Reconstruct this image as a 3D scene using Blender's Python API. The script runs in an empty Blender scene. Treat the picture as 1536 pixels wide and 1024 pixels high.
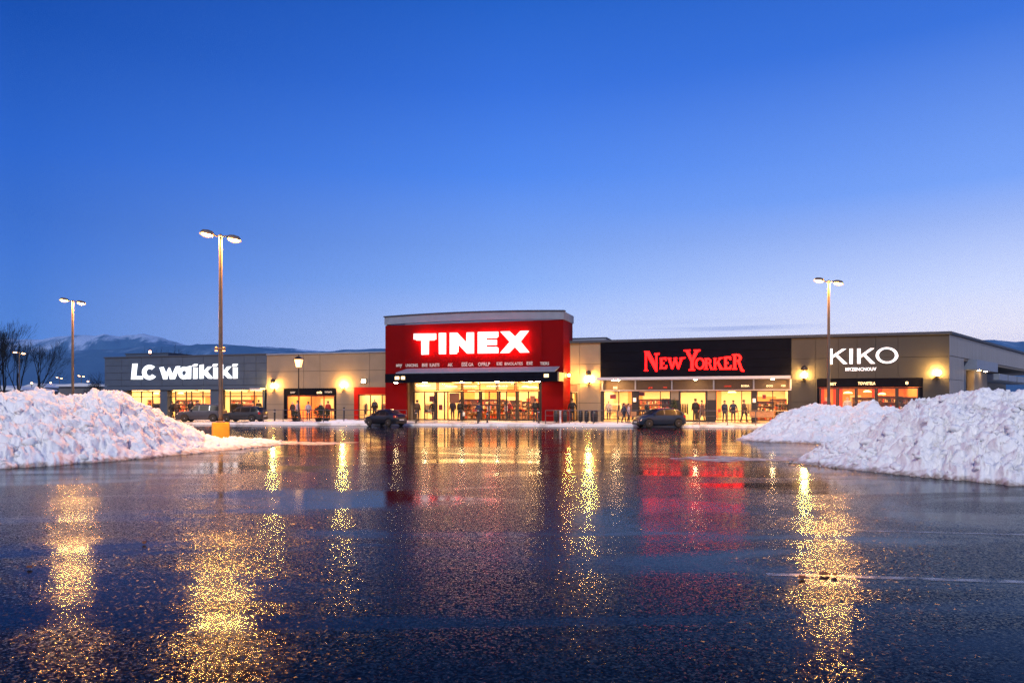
import bpy, bmesh, math, random
import numpy as np
from mathutils import Vector, Matrix, noise
R = math.radians
random.seed(7)
SC = bpy.context.scene
COL = SC.collection
# ------------------------------------------------------------------ camera
FPX, CX, HY, CAMZ = 1109.0, 768.0, 604.0, 1.7      # focal length / centre / horizon in photo pixels, eye height
cam = bpy.data.cameras.new('camera')
cam.sensor_width = 36.0
cam.lens = 36.0 * FPX / 1536.0
cam.shift_y = (HY - 512.0) / 1536.0
cam.clip_end = 30000
camo = bpy.data.objects.new('camera', cam)
COL.objects.link(camo)
camo.location = (0, 0, CAMZ)
camo.rotation_euler = (R(90), 0, 0)
SC.camera = camo
SC.view_settings.view_transform = 'Standard'
SC.view_settings.look = 'None'
SC.view_settings.exposure = 0.0
SC.view_settings.gamma = 1.0
SC.render.engine = 'CYCLES'
SC.cycles.use_denoising = True
SC.cycles.use_adaptive_sampling = False
SC.cycles.light_sampling_threshold = 0.0
SC.cycles.blur_glossy = 5.0
SC.cycles.diffuse_bounces = 3
SC.cycles.volume_bounces = 1
SC.cycles.denoiser = 'OPENIMAGEDENOISE'
SC.cycles.denoising_input_passes = 'RGB_ALBEDO_NORMAL'
SC.cycles.denoising_prefilter = 'NONE'
SC.cycles.max_bounces = 6
SC.cycles.glossy_bounces = 3
SC.cycles.transparent_max_bounces = 12
SC.cycles.sample_clamp_indirect = 25.0
SC.cycles.sample_clamp_direct = 80.0
SC.cycles.caustics_reflective = False
SC.cycles.caustics_refractive = False
# ------------------------------------------------------------------ sky
def s2l(c):
    c = c / 255.0
    return c / 12.92 if c <= .04045 else ((c + .055) / 1.055) ** 2.4
def rgb(r, g, b, a=1.0):
    return (s2l(r), s2l(g), s2l(b), a)
SUN_EL, SUN_ROT = R(-4.0), R(60)
world = bpy.data.worlds.new('World')
SC.world = world
world.use_nodes = True
nt = world.node_tree
nt.nodes.clear()
N = nt.nodes.new
L = nt.links.new
tc = N('ShaderNodeTexCoord')
sep = N('ShaderNodeSeparateXYZ'); L(tc.outputs['Generated'], sep.inputs[0])
def wmath(op, a, b=None, c=None, clamp=False):
    n = N('ShaderNodeMath'); n.operation = op; n.use_clamp = clamp
    for i, v in enumerate((a, b, c)):
        if v is None: continue
        if isinstance(v, (int, float)): n.inputs[i].default_value = v
        else: L(v, n.inputs[i])
    return n.outputs[0]
def wramp(fac, stops):
    n = N('ShaderNodeValToRGB'); L(fac, n.inputs[0])
    e = n.color_ramp.elements
    while len(e) < len(stops): e.new(0.5)
    for el, (p, c) in zip(e, stops):
        el.position = p; el.color = rgb(*c)
    return n.outputs[0]
def wmix(f, a, b):
    n = N('ShaderNodeMix'); n.data_type = 'RGBA'; L(f, n.inputs[0]); L(a, n.inputs[6]); L(b, n.inputs[7])
    return n.outputs[2]
# elevation of the direction: z / horizontal length along the view, compressed
hor = wmath('SQRT', wmath('ADD', wmath('MULTIPLY', sep.outputs[0], sep.outputs[0]), wmath('MULTIPLY', sep.outputs[1], sep.outputs[1])))
elv = wmath('DIVIDE', wmath('ARCTAN2', sep.outputs[2], hor), math.pi / 2)       # 0..1
azi = wmath('DIVIDE', wmath('ARCTAN2', sep.outputs[0], sep.outputs[1]), math.pi)   # -1..1, 0 ahead, + right
rl = wramp(elv, [(0.0, (88, 128, 192)), (.06, (78, 122, 200)), (.11, (62, 112, 206)), (.18, (40, 98, 204)), (.265, (14, 74, 174)), (.34, (8, 60, 158)), (.6, (4, 44, 130)), (1, (2, 32, 105))])
rc = wramp(elv, [(0.0, (222, 220, 240)), (.058, (194, 208, 245)), (.10, (144, 180, 246)), (.19, (82, 138, 242)), (.255, (54, 112, 222)), (.32, (32, 94, 198)), (.6, (8, 54, 150)), (1, (2, 32, 105))])
rr = wramp(elv, [(0.0, (255, 226, 214)), (.055, (246, 238, 242)), (.085, (216, 224, 250)), (.16, (126, 168, 252)), (.265, (58, 114, 220)), (.34, (40, 96, 200)), (.6, (10, 60, 160)), (1, (2, 32, 105))])
rb = wramp(elv, [(0.0, (200, 196, 216)), (.08, (184, 192, 226)), (.2, (140, 166, 228)), (.35, (92, 134, 218)), (.6, (40, 85, 180)), (1, (6, 40, 118))])
fl = wmath('MULTIPLY_ADD', azi, 5.4, 1.0, clamp=True)       # -.217 (39 deg left) -> 0 ; 0 -> 1
fr = wmath('MULTIPLY', azi, 5.4, clamp=True)
ab = wmath('ABSOLUTE', azi)
fb = wmath('MULTIPLY_ADD', ab, 2.2, -.75, clamp=True)
skyc = wmix(fb, wmix(fr, wmix(fl, rl, rc), rr), rb)
# thin cloud streaks low over the right-hand roofs
mp = N('ShaderNodeCombineXYZ')
L(wmath('MULTIPLY', azi, 9.0), mp.inputs[0]); L(wmath('MULTIPLY', elv, 190.0), mp.inputs[1])
nz = N('ShaderNodeTexNoise'); nz.inputs['Scale'].default_value = 1.0; nz.inputs['Detail'].default_value = 3.0
L(mp.outputs[0], nz.inputs[0])
band = wmath('MULTIPLY', wmath('SUBTRACT', 1.0, wmath('MULTIPLY', wmath('ABSOLUTE', wmath('SUBTRACT', elv, .0625)), 130.0), clamp=True), wmath('SUBTRACT', 1.15, wmath('MULTIPLY', wmath('ABSOLUTE', wmath('SUBTRACT', azi, .085)), 22.0), clamp=True))
cf = wmath('MULTIPLY', wmath('MULTIPLY', wmath('SUBTRACT', nz.outputs[0], .46, clamp=True), 5.0, clamp=True), wmath('MULTIPLY', band, .95))
cc = N('ShaderNodeRGB'); cc.outputs[0].default_value = rgb(158, 170, 215)
skyc = wmix(cf, skyc, cc.outputs[0])
nish = N('ShaderNodeTexSky'); nish.sky_type = 'NISHITA'; nish.sun_disc = False
nish.sun_elevation = SUN_EL; nish.sun_rotation = SUN_ROT; nish.ozone_density = 6.0
bg1 = N('ShaderNodeBackground'); L(skyc, bg1.inputs[0]); bg1.inputs[1].default_value = 1.0
L(wmath('MULTIPLY_ADD', wmath('MULTIPLY_ADD', elv, -7.5, 1.0, clamp=True), .42, 1.03), bg1.inputs[1])
bg2 = N('ShaderNodeBackground'); L(nish.outputs[0], bg2.inputs[0]); bg2.inputs[1].default_value = 0.06
addw = N('ShaderNodeAddShader'); L(bg1.outputs[0], addw.inputs[0]); L(bg2.outputs[0], addw.inputs[1])
wo = N('ShaderNodeOutputWorld'); L(addw.outputs[0], wo.inputs[0])
# fill sun added behind the camera to light the snow and shop fronts
fill_sun = bpy.data.lights.new('fill_sun', 'SUN'); fill_sun.energy = 2.15; fill_sun.angle = R(7); fill_sun.color = (1.0, .92, .84)
fill_suno = bpy.data.objects.new('fill_sun', fill_sun); COL.objects.link(fill_suno)
fill_suno.rotation_euler = (R(54), 0, R(-14))
# ------------------------------------------------------------------ materials
M = {}
def mat(name, col=(.5, .5, .5), rough=.6, metal=0.0, emit=None, es=0.0, noise_amt=0.0, noise_scale=8.0, bump=0.0, bump_scale=40.0, coat=0.0, stretch=None, spec=.5):
    m = bpy.data.materials.new(name); m.use_nodes = True
    t = m.node_tree; b = t.nodes['Principled BSDF']
    c = tuple(col[:3]) + (1,)
    b.inputs['Base Color'].default_value = c
    b.inputs['Roughness'].default_value = rough
    b.inputs['Metallic'].default_value = metal
    b.inputs['Specular IOR Level'].default_value = spec
    if coat: b.inputs['Coat Weight'].default_value = coat; b.inputs['Coat Roughness'].default_value = .05
    if emit:
        b.inputs['Emission Color'].default_value = tuple(emit[:3]) + (1,); b.inputs['Emission Strength'].default_value = es
    if noise_amt or bump:
        co = t.nodes.new('ShaderNodeTexCoord'); mp = t.nodes.new('ShaderNodeMapping'); t.links.new(co.outputs['Object'], mp.inputs[0])
        if stretch: mp.inputs['Scale'].default_value = stretch
    if noise_amt:
        n = t.nodes.new('ShaderNodeTexNoise'); n.inputs['Scale'].default_value = noise_scale; n.inputs['Detail'].default_value = 5
        t.links.new(mp.outputs[0], n.inputs[0])
        x = t.nodes.new('ShaderNodeMapRange'); x.inputs[1].default_value = .3; x.inputs[2].default_value = .7
        x.inputs[3].default_value = 1 - noise_amt; x.inputs[4].default_value = 1 + noise_amt
        t.links.new(n.outputs[0], x.inputs[0])
        mx = t.nodes.new('ShaderNodeVectorMath'); mx.operation = 'SCALE'; mx.inputs[0].default_value = c[:3]
        t.links.new(x.outputs[0], mx.inputs['Scale']); t.links.new(mx.outputs[0], b.inputs['Base Color'])
    if bump:
        n2 = t.nodes.new('ShaderNodeTexNoise'); n2.inputs['Scale'].default_value = bump_scale; n2.inputs['Detail'].default_value = 3
        t.links.new(mp.outputs[0], n2.inputs[0])
        bp = t.nodes.new('ShaderNodeBump'); bp.inputs['Strength'].default_value = bump; bp.inputs['Distance'].default_value = .02
        t.links.new(n2.outputs[0], bp.inputs['Height']); t.links.new(bp.outputs[0], b.inputs['Normal'])
    if name.startswith('sign_') and name != 'sign_back' or name in ('head_glass', 'window_lit', 'square_light', 'lantern_glass', 'lamp_lens_far', 'roof_red_light'): m.cycles.emission_sampling = 'NONE'
    elif emit: m.cycles.emission_sampling = 'FRONT'
    M[name] = m
    return m
def glass(name, tint=(.9, .95, 1.0), r=.02):
    m = bpy.data.materials.new(name); m.use_nodes = True; t = m.node_tree; t.nodes.clear()
    o = t.nodes.new('ShaderNodeOutputMaterial'); mx = t.nodes.new('ShaderNodeMixShader')
    f = t.nodes.new('ShaderNodeFresnel'); f.inputs[0].default_value = 1.5
    tr = t.nodes.new('ShaderNodeBsdfTransparent'); tr.inputs[0].default_value = tint + (1,)
    g = t.nodes.new('ShaderNodeBsdfGlossy'); g.inputs['Roughness'].default_value = r
    t.links.new(f.outputs[0], mx.inputs[0]); t.links.new(tr.outputs[0], mx.inputs[1]); t.links.new(g.outputs[0], mx.inputs[2])
    t.links.new(mx.outputs[0], o.inputs[0]); M[name] = m
WARM = (1.0, .50, .16)
mat('grey_panel', (.045, .070, .115), .55, spec=.2, noise_amt=.08, noise_scale=1.2, bump=.04)
mat('slate_panel', (.035, .037, .038), .55, spec=.2, noise_amt=.08, noise_scale=1.0, bump=.04)
mat('tan_panel', (.20, .165, .125), .6, spec=.2, noise_amt=.07, noise_scale=1.0, bump=.05)
mat('side_cladding', (.17, .17, .18), .5, noise_amt=.15, noise_scale=2.0, stretch=(3, 3, .15))
mat('joint', (.015, .015, .016), .8)
mat('red_wall', (.135, .002, .003), .65, spec=.03, noise_amt=.08, noise_scale=.8)
mat('red_paint', (.36, .010, .006), .65, spec=.05, noise_amt=.05)
mat('black_panel', (.004, .0045, .009), .8, noise_amt=.2, noise_scale=2, spec=.03)
mat('dark_metal', (.025, .022, .022), .4, metal=.3)
mat('parapet_metal', (.165, .205, .28), .55, spec=.2, noise_amt=.08, noise_scale=2)
mat('coping', (.045, .058, .085), .6, spec=.1)
mat('silver_metal', (.5, .5, .54), .35, metal=.4)
mat('roof', (.2, .21, .23), .9, noise_amt=.2)
mat('brown_wall', (.16, .11, .07), .6, noise_amt=.1)
mat('int_wall', (.75, .62, .42), .8)
mat('int_orange', (.80, .30, .10), .8)
mat('int_red', (.6, .06, .03), .7)
mat('int_floor', (.45, .36, .26), .35)
mat('int_ceiling', (.75, .68, .55), .8)
mat('ceil_light', (1, .9, .7), .5, emit=(1.0, .54, .18), es=14)
mat('downlight', (1, .9, .7), .5, emit=(1.0, .62, .28), es=140)
mat('bulb', (1, .9, .7), .5, emit=(1.0, .48, .10), es=780)
mat('lantern_glass', (1, .9, .7), .5, emit=(1.0, .42, .10), es=5.0)
mat('lamp_lens', (1, .9, .8), .5, emit=(1.0, .46, .12), es=9000)
mat('lamp_lens_far', (1, .9, .8), .5, emit=(1.0, .55, .22), es=7)
mat('sign_white', (1, 1, .95), .5, emit=(1.0, .90, .76), es=1.02)
mat('sign_back', (1, 1, .95), .5, emit=(1.0, .07, .05), es=46)
mat('sign_cool', (.9, .95, 1), .5, emit=(.80, .95, 1.0), es=1.15)
mat('sign_kiko', (.95, .95, 1), .5, emit=(.93, .95, 1.0), es=1.05)
mat('sign_red', (.8, .02, .01), .5, emit=(1.0, 0.0, .0008), es=10)
mat('sign_small', (.35, .35, .35), .5, emit=(1.0, .92, .8), es=.20)
mat('sign_dim_red', (.8, .05, .02), .5, emit=(1.0, .05, .01), es=.8)
mat('sign_amber', (.9, .6, .3), .5, emit=(1.0, .72, .35), es=2.2)
mat('pole_metal', (.11, .09, .07), .4, metal=.5, noise_amt=.15, noise_scale=3)
mat('housing', (.16, .13, .11), .45, metal=.4)
mat('yellow_block', (.78, .36, .012), .7, noise_amt=.12, noise_scale=3, bump=.2)
mat('bollard', (.02, .02, .022), .45, metal=.2)
mat('bin_black', (.008, .008, .009), .4)
mat('rail', (.11, .10, .11), .4, metal=.6)
mat('tyre', (.012, .012, .012), .8)
mat('rim', (.32, .34, .38), .35, metal=.7)
mat('car_silver', (.05, .055, .075), .4, metal=.5, coat=.3)
mat('car_dark', (.02, .022, .028), .35, metal=.3, coat=.4)
mat('car_black', (.003, .004, .008), .3, coat=.35)
mat('car_blue', (.018, .03, .06), .32, metal=.4, coat=.5)
mat('car_glass', (.005, .007, .011), .30, spec=.08)
mat('car_trim', (.015, .015, .017), .5)
mat('head_glass', (.8, .6, .5), .1, emit=(1.0, .55, .35), es=.6)
mat('tail_red', (.35, .01, .01), .2)
mat('plate_white', (.7, .7, .65), .5)
mat('skin', (.45, .27, .19), .6)
mat('hair_dark', (.02, .014, .01), .7)
mat('coat_black', (.012, .011, .012), .8)
mat('coat_brown', (.07, .035, .018), .8)
mat('coat_navy', (.02, .03, .07), .8)
mat('coat_red', (.35, .03, .02), .8)
mat('coat_pale', (.42, .36, .40), .8)
mat('trousers', (.02, .02, .028), .8)
mat('shoes', (.01, .01, .01), .5)
mat('cloth_dark', (.03, .02, .018), .9, noise_amt=.5, noise_scale=12)
mat('cloth_mix', (.30, .12, .07), .9, noise_amt=.8, noise_scale=14)
mat('cloth_light', (.62, .52, .42), .9, noise_amt=.3, noise_scale=14)
mat('wood', (.38, .2, .09), .6, noise_amt=.2)
mat('shrub_leaf', (.02, .035, .018), .8)
mat('bark', (.010, .011, .014), .95, spec=.1)
mat('lamp_lens_small', (1, .9, .8), .5, emit=(1.0, .60, .25), es=60)
M['lamp_lens_small'].cycles.emission_sampling = 'NONE'
mat('paper', (.8, .78, .72), .7)
mat('leaf_brown', (.16, .045, .012), .7)
mat('far_wall', (.09, .09, .10), .8, noise_amt=.2, noise_scale=.5)
mat('far_roof', (.5, .53, .6), .8)
mat('window_lit', (.9, .6, .3), .6, emit=(1.0, .55, .16), es=2.4)
mat('roof_red_light', (1, .5, .4), .5, emit=(1.0, .42, .30), es=14)
glass('shop_glass')
def halo_shell_mat():  # see-through orange emission, imitates a warm halo round the lens
    m = bpy.data.materials.new('lamp_halo_shell'); m.use_nodes = True; t = m.node_tree; t.nodes.clear()
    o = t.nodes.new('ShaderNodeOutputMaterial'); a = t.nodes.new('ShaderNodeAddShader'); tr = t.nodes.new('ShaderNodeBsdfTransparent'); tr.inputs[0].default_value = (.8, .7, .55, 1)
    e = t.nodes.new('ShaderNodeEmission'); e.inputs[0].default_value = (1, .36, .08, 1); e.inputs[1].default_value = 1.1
    t.links.new(tr.outputs[0], a.inputs[0]); t.links.new(e.outputs[0], a.inputs[1]); t.links.new(a.outputs[0], o.inputs[0]); m.cycles.emission_sampling = 'NONE'; M['lamp_halo_shell'] = m
halo_shell_mat()
# pavement: damp concrete slabs with remnants of snow
def snow_mix(name, base, scale, lo, hi, rough):
    m = bpy.data.materials.new(name); m.use_nodes = True; t = m.node_tree; b = t.nodes['Principled BSDF']
    co = t.nodes.new('ShaderNodeTexCoord')
    n = t.nodes.new('ShaderNodeTexNoise'); n.inputs['Scale'].default_value = scale; n.inputs['Detail'].default_value = 7; n.inputs['Roughness'].default_value = .62
    t.links.new(co.outputs['Object'], n.inputs[0])
    r = t.nodes.new('ShaderNodeMapRange'); r.inputs[1].default_value = lo; r.inputs[2].default_value = hi; t.links.new(n.outputs[0], r.inputs[0])
    mx = t.nodes.new('ShaderNodeMix'); mx.data_type = 'RGBA'; mx.inputs[6].default_value = base + (1,); mx.inputs[7].default_value = (.74, .77, .82, 1)
    t.links.new(r.outputs[0], mx.inputs[0]); t.links.new(mx.outputs[2], b.inputs['Base Color'])
    r2 = t.nodes.new('ShaderNodeMapRange'); r2.inputs[3].default_value = rough; r2.inputs[4].default_value = .8
    t.links.new(r.outputs[0], r2.inputs[0]); t.links.new(r2.outputs[0], b.inputs['Roughness'])
    bp = t.nodes.new('ShaderNodeBump'); bp.inputs['Strength'].default_value = .4; bp.inputs['Distance'].default_value = .03
    t.links.new(n.outputs[0], bp.inputs['Height']); t.links.new(bp.outputs[0], b.inputs['Normal'])
    M[name] = m
snow_mix('pavement', (.26, .24, .23), .35, .47, .56, .22)
snow_mix('kerb', (.42, .41, .40), .6, .40, .5, .5)
snow_mix('field', (.06, .06, .055), .02, .42, .6, .8)
def snow_mat():
    m = bpy.data.materials.new('snow'); m.use_nodes = True; t = m.node_tree; b = t.nodes['Principled BSDF']
    nd, lk = t.nodes.new, t.links.new
    co = nd('ShaderNodeTexCoord')
    n = nd('ShaderNodeTexNoise'); n.inputs['Scale'].default_value = 1.4; n.inputs['Detail'].default_value = 8; n.inputs['Roughness'].default_value = .7; lk(co.outputs['Object'], n.inputs[0])
    cr = nd('ShaderNodeValToRGB'); e = cr.color_ramp.elements
    e[0].position = .28; e[0].color = (.42, .38, .34, 1); e[1].position = .42; e[1].color = (.86, .87, .89, 1)
    lk(n.outputs[0], cr.inputs[0])
    # grit towards the ground edge of the heap
    sp = nd('ShaderNodeSeparateXYZ'); lk(co.outputs['Object'], sp.inputs[0])
    n3 = nd('ShaderNodeTexNoise'); n3.inputs['Scale'].default_value = 5; n3.inputs['Detail'].default_value = 4; lk(co.outputs['Object'], n3.inputs[0])
    ad = nd('ShaderNodeMath'); ad.operation = 'MULTIPLY_ADD'; ad.inputs[1].default_value = -.35; lk(n3.outputs[0], ad.inputs[0]); lk(sp.outputs[2], ad.inputs[2])
    r = nd('ShaderNodeMapRange'); r.inputs[1].default_value = -.16; r.inputs[2].default_value = -.06; lk(ad.outputs[0], r.inputs[0])
    mx = nd('ShaderNodeMix'); mx.data_type = 'RGBA'; mx.inputs[6].default_value = (.36, .30, .27, 1); lk(r.outputs[0], mx.inputs[0]); lk(cr.outputs[0], mx.inputs[7])
    lk(mx.outputs[2], b.inputs['Base Color'])
    b.inputs['Roughness'].default_value = .75
    n2 = nd('ShaderNodeTexNoise'); n2.inputs['Scale'].default_value = 22; n2.inputs['Detail'].default_value = 6; n2.inputs['Roughness'].default_value = .7; lk(co.outputs['Object'], n2.inputs[0])
    bp = nd('ShaderNodeBump'); bp.inputs['Strength'].default_value = .7; bp.inputs['Distance'].default_value = .05
    lk(n2.outputs[0], bp.inputs['Height']); lk(bp.outputs[0], b.inputs['Normal'])
    M['snow'] = m
snow_mat()
def asphalt_mat():
    m = bpy.data.materials.new('wet_asphalt'); m.use_nodes = True; t = m.node_tree; b = t.nodes['Principled BSDF']
    nd, lk = t.nodes.new, t.links.new
    co = nd('ShaderNodeTexCoord')
    def mapped(scale, rot=0.0):
        mp = nd('ShaderNodeMapping'); mp.inputs['Scale'].default_value = scale; mp.inputs['Rotation'].default_value = (0, 0, rot); lk(co.outputs['Object'], mp.inputs[0]); return mp.outputs[0]
    def nz(vec, scale, det=4, rough=.55, dist=0.0):
        n = nd('ShaderNodeTexNoise'); n.inputs['Scale'].default_value = scale; n.inputs['Detail'].default_value = det; n.inputs['Roughness'].default_value = rough; n.inputs['Distortion'].default_value = dist; lk(vec, n.inputs[0]); return n.outputs[0]
    def mr(v, a, b_, c, d, smooth=False):
        r = nd('ShaderNodeMapRange'); r.inputs[1].default_value = a; r.inputs[2].default_value = b_; r.inputs[3].default_value = c; r.inputs[4].default_value = d; lk(v, r.inputs[0])
        if smooth: r.interpolation_type = 'SMOOTHSTEP'
        return r.outputs[0]
    def ma(op, a, b_=None, c=None):
        n = nd('ShaderNodeMath'); n.operation = op
        for i, v in enumerate((a, b_, c)):
            if v is None: continue
            if isinstance(v, (int, float)): n.inputs[i].default_value = v
            else: lk(v, n.inputs[i])
        return n.outputs[0]
    # wheel tracks and drying patches run across the lot
    tracks = nz(mapped((.07, .9, 1), R(-7)), 1.0, 5, .6, .6)
    puddle = nz(mapped((.16, .42, 1), R(-5)), 1.0, 4, .55, .8)
    wet = mr(puddle, .36, .56, 1.0, 0.0, True)          # 1 = standing water
    grain = nd('ShaderNodeTexVoronoi'); grain.inputs['Scale'].default_value = 48.0; lk(co.outputs['Object'], grain.inputs['Vector'])
    pebble = nz(co.outputs['Object'], 21.0, 4, .62)
    h = ma('ADD', ma('MULTIPLY', grain.outputs['Distance'], .30), ma('MULTIPLY', pebble, 1.9))
    sy = nd('ShaderNodeSeparateXYZ'); lk(co.outputs['Object'], sy.inputs[0])
    coarse = mr(ma('ADD', sy.outputs[1], ma('MULTIPLY', puddle, 16)), 12, 38, 1.0, .12)      # the lot is more worn at this end
    stones = ma('MULTIPLY', ma('MULTIPLY', h, mr(wet, 0, 1, 1.15, .35)), coarse)
    wave = nz(mapped((.5, 2.4, 1), R(-4)), 1.0, 3, .5)
    bp = nd('ShaderNodeBump'); bp.inputs['Strength'].default_value = 1.0; bp.inputs['Distance'].default_value = .0012
    lk(stones, bp.inputs['Height'])
    bp2 = nd('ShaderNodeBump'); bp2.inputs['Strength'].default_value = .5; bp2.inputs['Distance'].default_value = .0016
    lk(wave, bp2.inputs['Height']); lk(bp.outputs[0], bp2.inputs['Normal']); lk(bp2.outputs[0], b.inputs['Normal'])
    cr = nd('ShaderNodeMix'); cr.data_type = 'RGBA'; cr.inputs[6].default_value = (.0016, .0022, .0034, 1); cr.inputs[7].default_value = (.0045, .0052, .0070, 1)
    lk(mr(tracks, .42, .62, 0, 1), cr.inputs[0]); lk(cr.outputs[2], b.inputs['Base Color'])
    ro = ma('ADD', mr(tracks, .38, .66, .03, .085), mr(wet, 0, 1, .02, 0.0))
    lk(ro, b.inputs['Roughness'])
    b.inputs['Specular IOR Level'].default_value = 0.0
    g1 = nd('ShaderNodeBsdfGlossy'); g1.inputs['Color'].default_value = (.84, .92, 1, 1); lk(ro, g1.inputs['Roughness']); lk(bp2.outputs[0], g1.inputs['Normal'])
    # exposed stone facets, each with its own tilt
    def facet(scale, amp):
        vo = nd('ShaderNodeTexVoronoi'); vo.inputs['Scale'].default_value = scale; lk(co.outputs['Object'], vo.inputs['Vector'])
        a1 = nd('ShaderNodeVectorMath'); a1.operation = 'SUBTRACT'; lk(vo.outputs['Color'], a1.inputs[0]); a1.inputs[1].default_value = (.5, .5, .5)
        a2 = nd('ShaderNodeVectorMath'); a2.operation = 'MULTIPLY'; lk(a1.outputs[0], a2.inputs[0]); a2.inputs[1].default_value = (amp, amp, 0)
        return a2.outputs[0]
    fs = nd('ShaderNodeVectorMath'); fs.operation = 'ADD'; lk(facet(52.0, .48), fs.inputs[0]); lk(facet(24.0, .30), fs.inputs[1])
    fn = nd('ShaderNodeVectorMath'); fn.operation = 'ADD'; lk(fs.outputs[0], fn.inputs[0]); fn.inputs[1].default_value = (0, 0, 1)
    fo = nd('ShaderNodeVectorMath'); fo.operation = 'NORMALIZE'; lk(fn.outputs[0], fo.inputs[0])
    f1 = nd('ShaderNodeVectorMath'); f1.operation = 'SCALE'; lk(facet(60.0, .18), f1.inputs[0]); lk(ma('MULTIPLY', coarse, mr(wet, 0, 1, 1.1, .15)), f1.inputs['Scale'])
    f2 = nd('ShaderNodeVectorMath'); f2.operation = 'ADD'; lk(f1.outputs[0], f2.inputs[0]); f2.inputs[1].default_value = (0, 0, 1)
    f3 = nd('ShaderNodeVectorMath'); f3.operation = 'NORMALIZE'; lk(f2.outputs[0], f3.inputs[0]); lk(f3.outputs[0], bp.inputs['Normal'])
    g2 = nd('ShaderNodeBsdfGlossy'); g2.inputs['Color'].default_value = (1, .92, .78, 1); g2.inputs['Roughness'].default_value = .17
    lk(fo.outputs[0], g2.inputs['Normal'])
    gl = nd('ShaderNodeMixShader'); lk(mr(wet, 0, 1, .16, .06), gl.inputs[0]); lk(g1.outputs[0], gl.inputs[1]); lk(g2.outputs[0], gl.inputs[2])
    lw = nd('ShaderNodeLayerWeight'); lk(bp2.outputs[0], lw.inputs['Normal'])
    fac = ma('MULTIPLY_ADD', ma('POWER', lw.outputs['Facing'], 7.4), .84, .012)
    fac = ma('MULTIPLY', fac, mr(wet, 0, 1, .72, 1.0))
    ms = nd('ShaderNodeMixShader'); lk(fac, ms.inputs[0]); lk(b.outputs[0], ms.inputs[1]); lk(gl.outputs[0], ms.inputs[2])
    lk(ms.outputs[0], t.nodes['Material Output'].inputs[0])
    M['wet_asphalt'] = m
asphalt_mat()
def paint_mat():
    m = bpy.data.materials.new('worn_paint'); m.use_nodes = True; t = m.node_tree; b = t.nodes['Principled BSDF']
    nd, lk = t.nodes.new, t.links.new
    b.inputs['Base Color'].default_value = (.5, .5, .52, 1); b.inputs['Roughness'].default_value = .25
    co = nd('ShaderNodeTexCoord'); n = nd('ShaderNodeTexNoise'); n.inputs['Scale'].default_value = 3.0; n.inputs['Detail'].default_value = 8; n.inputs['Roughness'].default_value = .7; lk(co.outputs['Object'], n.inputs[0])
    r = nd('ShaderNodeMapRange'); r.inputs[1].default_value = .40; r.inputs[2].default_value = .62; r.inputs[3].default_value = 0; r.inputs[4].default_value = .55; lk(n.outputs[0], r.inputs[0]); lk(r.outputs[0], b.inputs['Alpha'])
    M['worn_paint'] = m
paint_mat()
def mountain_mat(name, hazy_snowc, hazy_rockc, zlo, zhi, sc):
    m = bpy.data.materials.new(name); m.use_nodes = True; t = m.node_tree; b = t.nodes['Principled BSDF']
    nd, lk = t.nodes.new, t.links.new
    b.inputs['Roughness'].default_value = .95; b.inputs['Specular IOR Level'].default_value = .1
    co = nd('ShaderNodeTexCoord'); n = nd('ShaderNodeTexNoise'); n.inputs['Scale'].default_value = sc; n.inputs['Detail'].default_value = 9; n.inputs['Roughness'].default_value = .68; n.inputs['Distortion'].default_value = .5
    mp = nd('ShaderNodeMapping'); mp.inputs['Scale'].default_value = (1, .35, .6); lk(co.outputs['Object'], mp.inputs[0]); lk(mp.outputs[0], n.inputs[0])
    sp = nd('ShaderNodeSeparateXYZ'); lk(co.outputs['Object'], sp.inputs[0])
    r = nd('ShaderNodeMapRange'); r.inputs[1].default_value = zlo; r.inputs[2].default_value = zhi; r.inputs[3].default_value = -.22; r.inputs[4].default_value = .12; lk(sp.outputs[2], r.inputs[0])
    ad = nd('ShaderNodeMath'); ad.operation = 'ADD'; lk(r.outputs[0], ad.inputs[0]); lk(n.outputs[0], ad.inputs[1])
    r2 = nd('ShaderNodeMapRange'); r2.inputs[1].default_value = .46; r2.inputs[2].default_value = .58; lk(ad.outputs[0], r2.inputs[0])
    mx = nd('ShaderNodeMix'); mx.data_type = 'RGBA'; mx.inputs[6].default_value = hazy_rockc + (1,); mx.inputs[7].default_value = hazy_snowc + (1,); lk(r2.outputs[0], mx.inputs[0]); lk(mx.outputs[2], b.inputs['Base Color'])
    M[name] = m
mountain_mat('mountain_snow_hazed', (.36, .47, .66), (.045, .10, .19), 250, 560, .006)  # snow and rock tinted blue: distance haze put into the base colours
mountain_mat('hill_forest_hazed', (.16, .25, .38), (.045, .105, .20), 60, 420, .008)  # forest and snow colours carry the same painted blue haze
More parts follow.
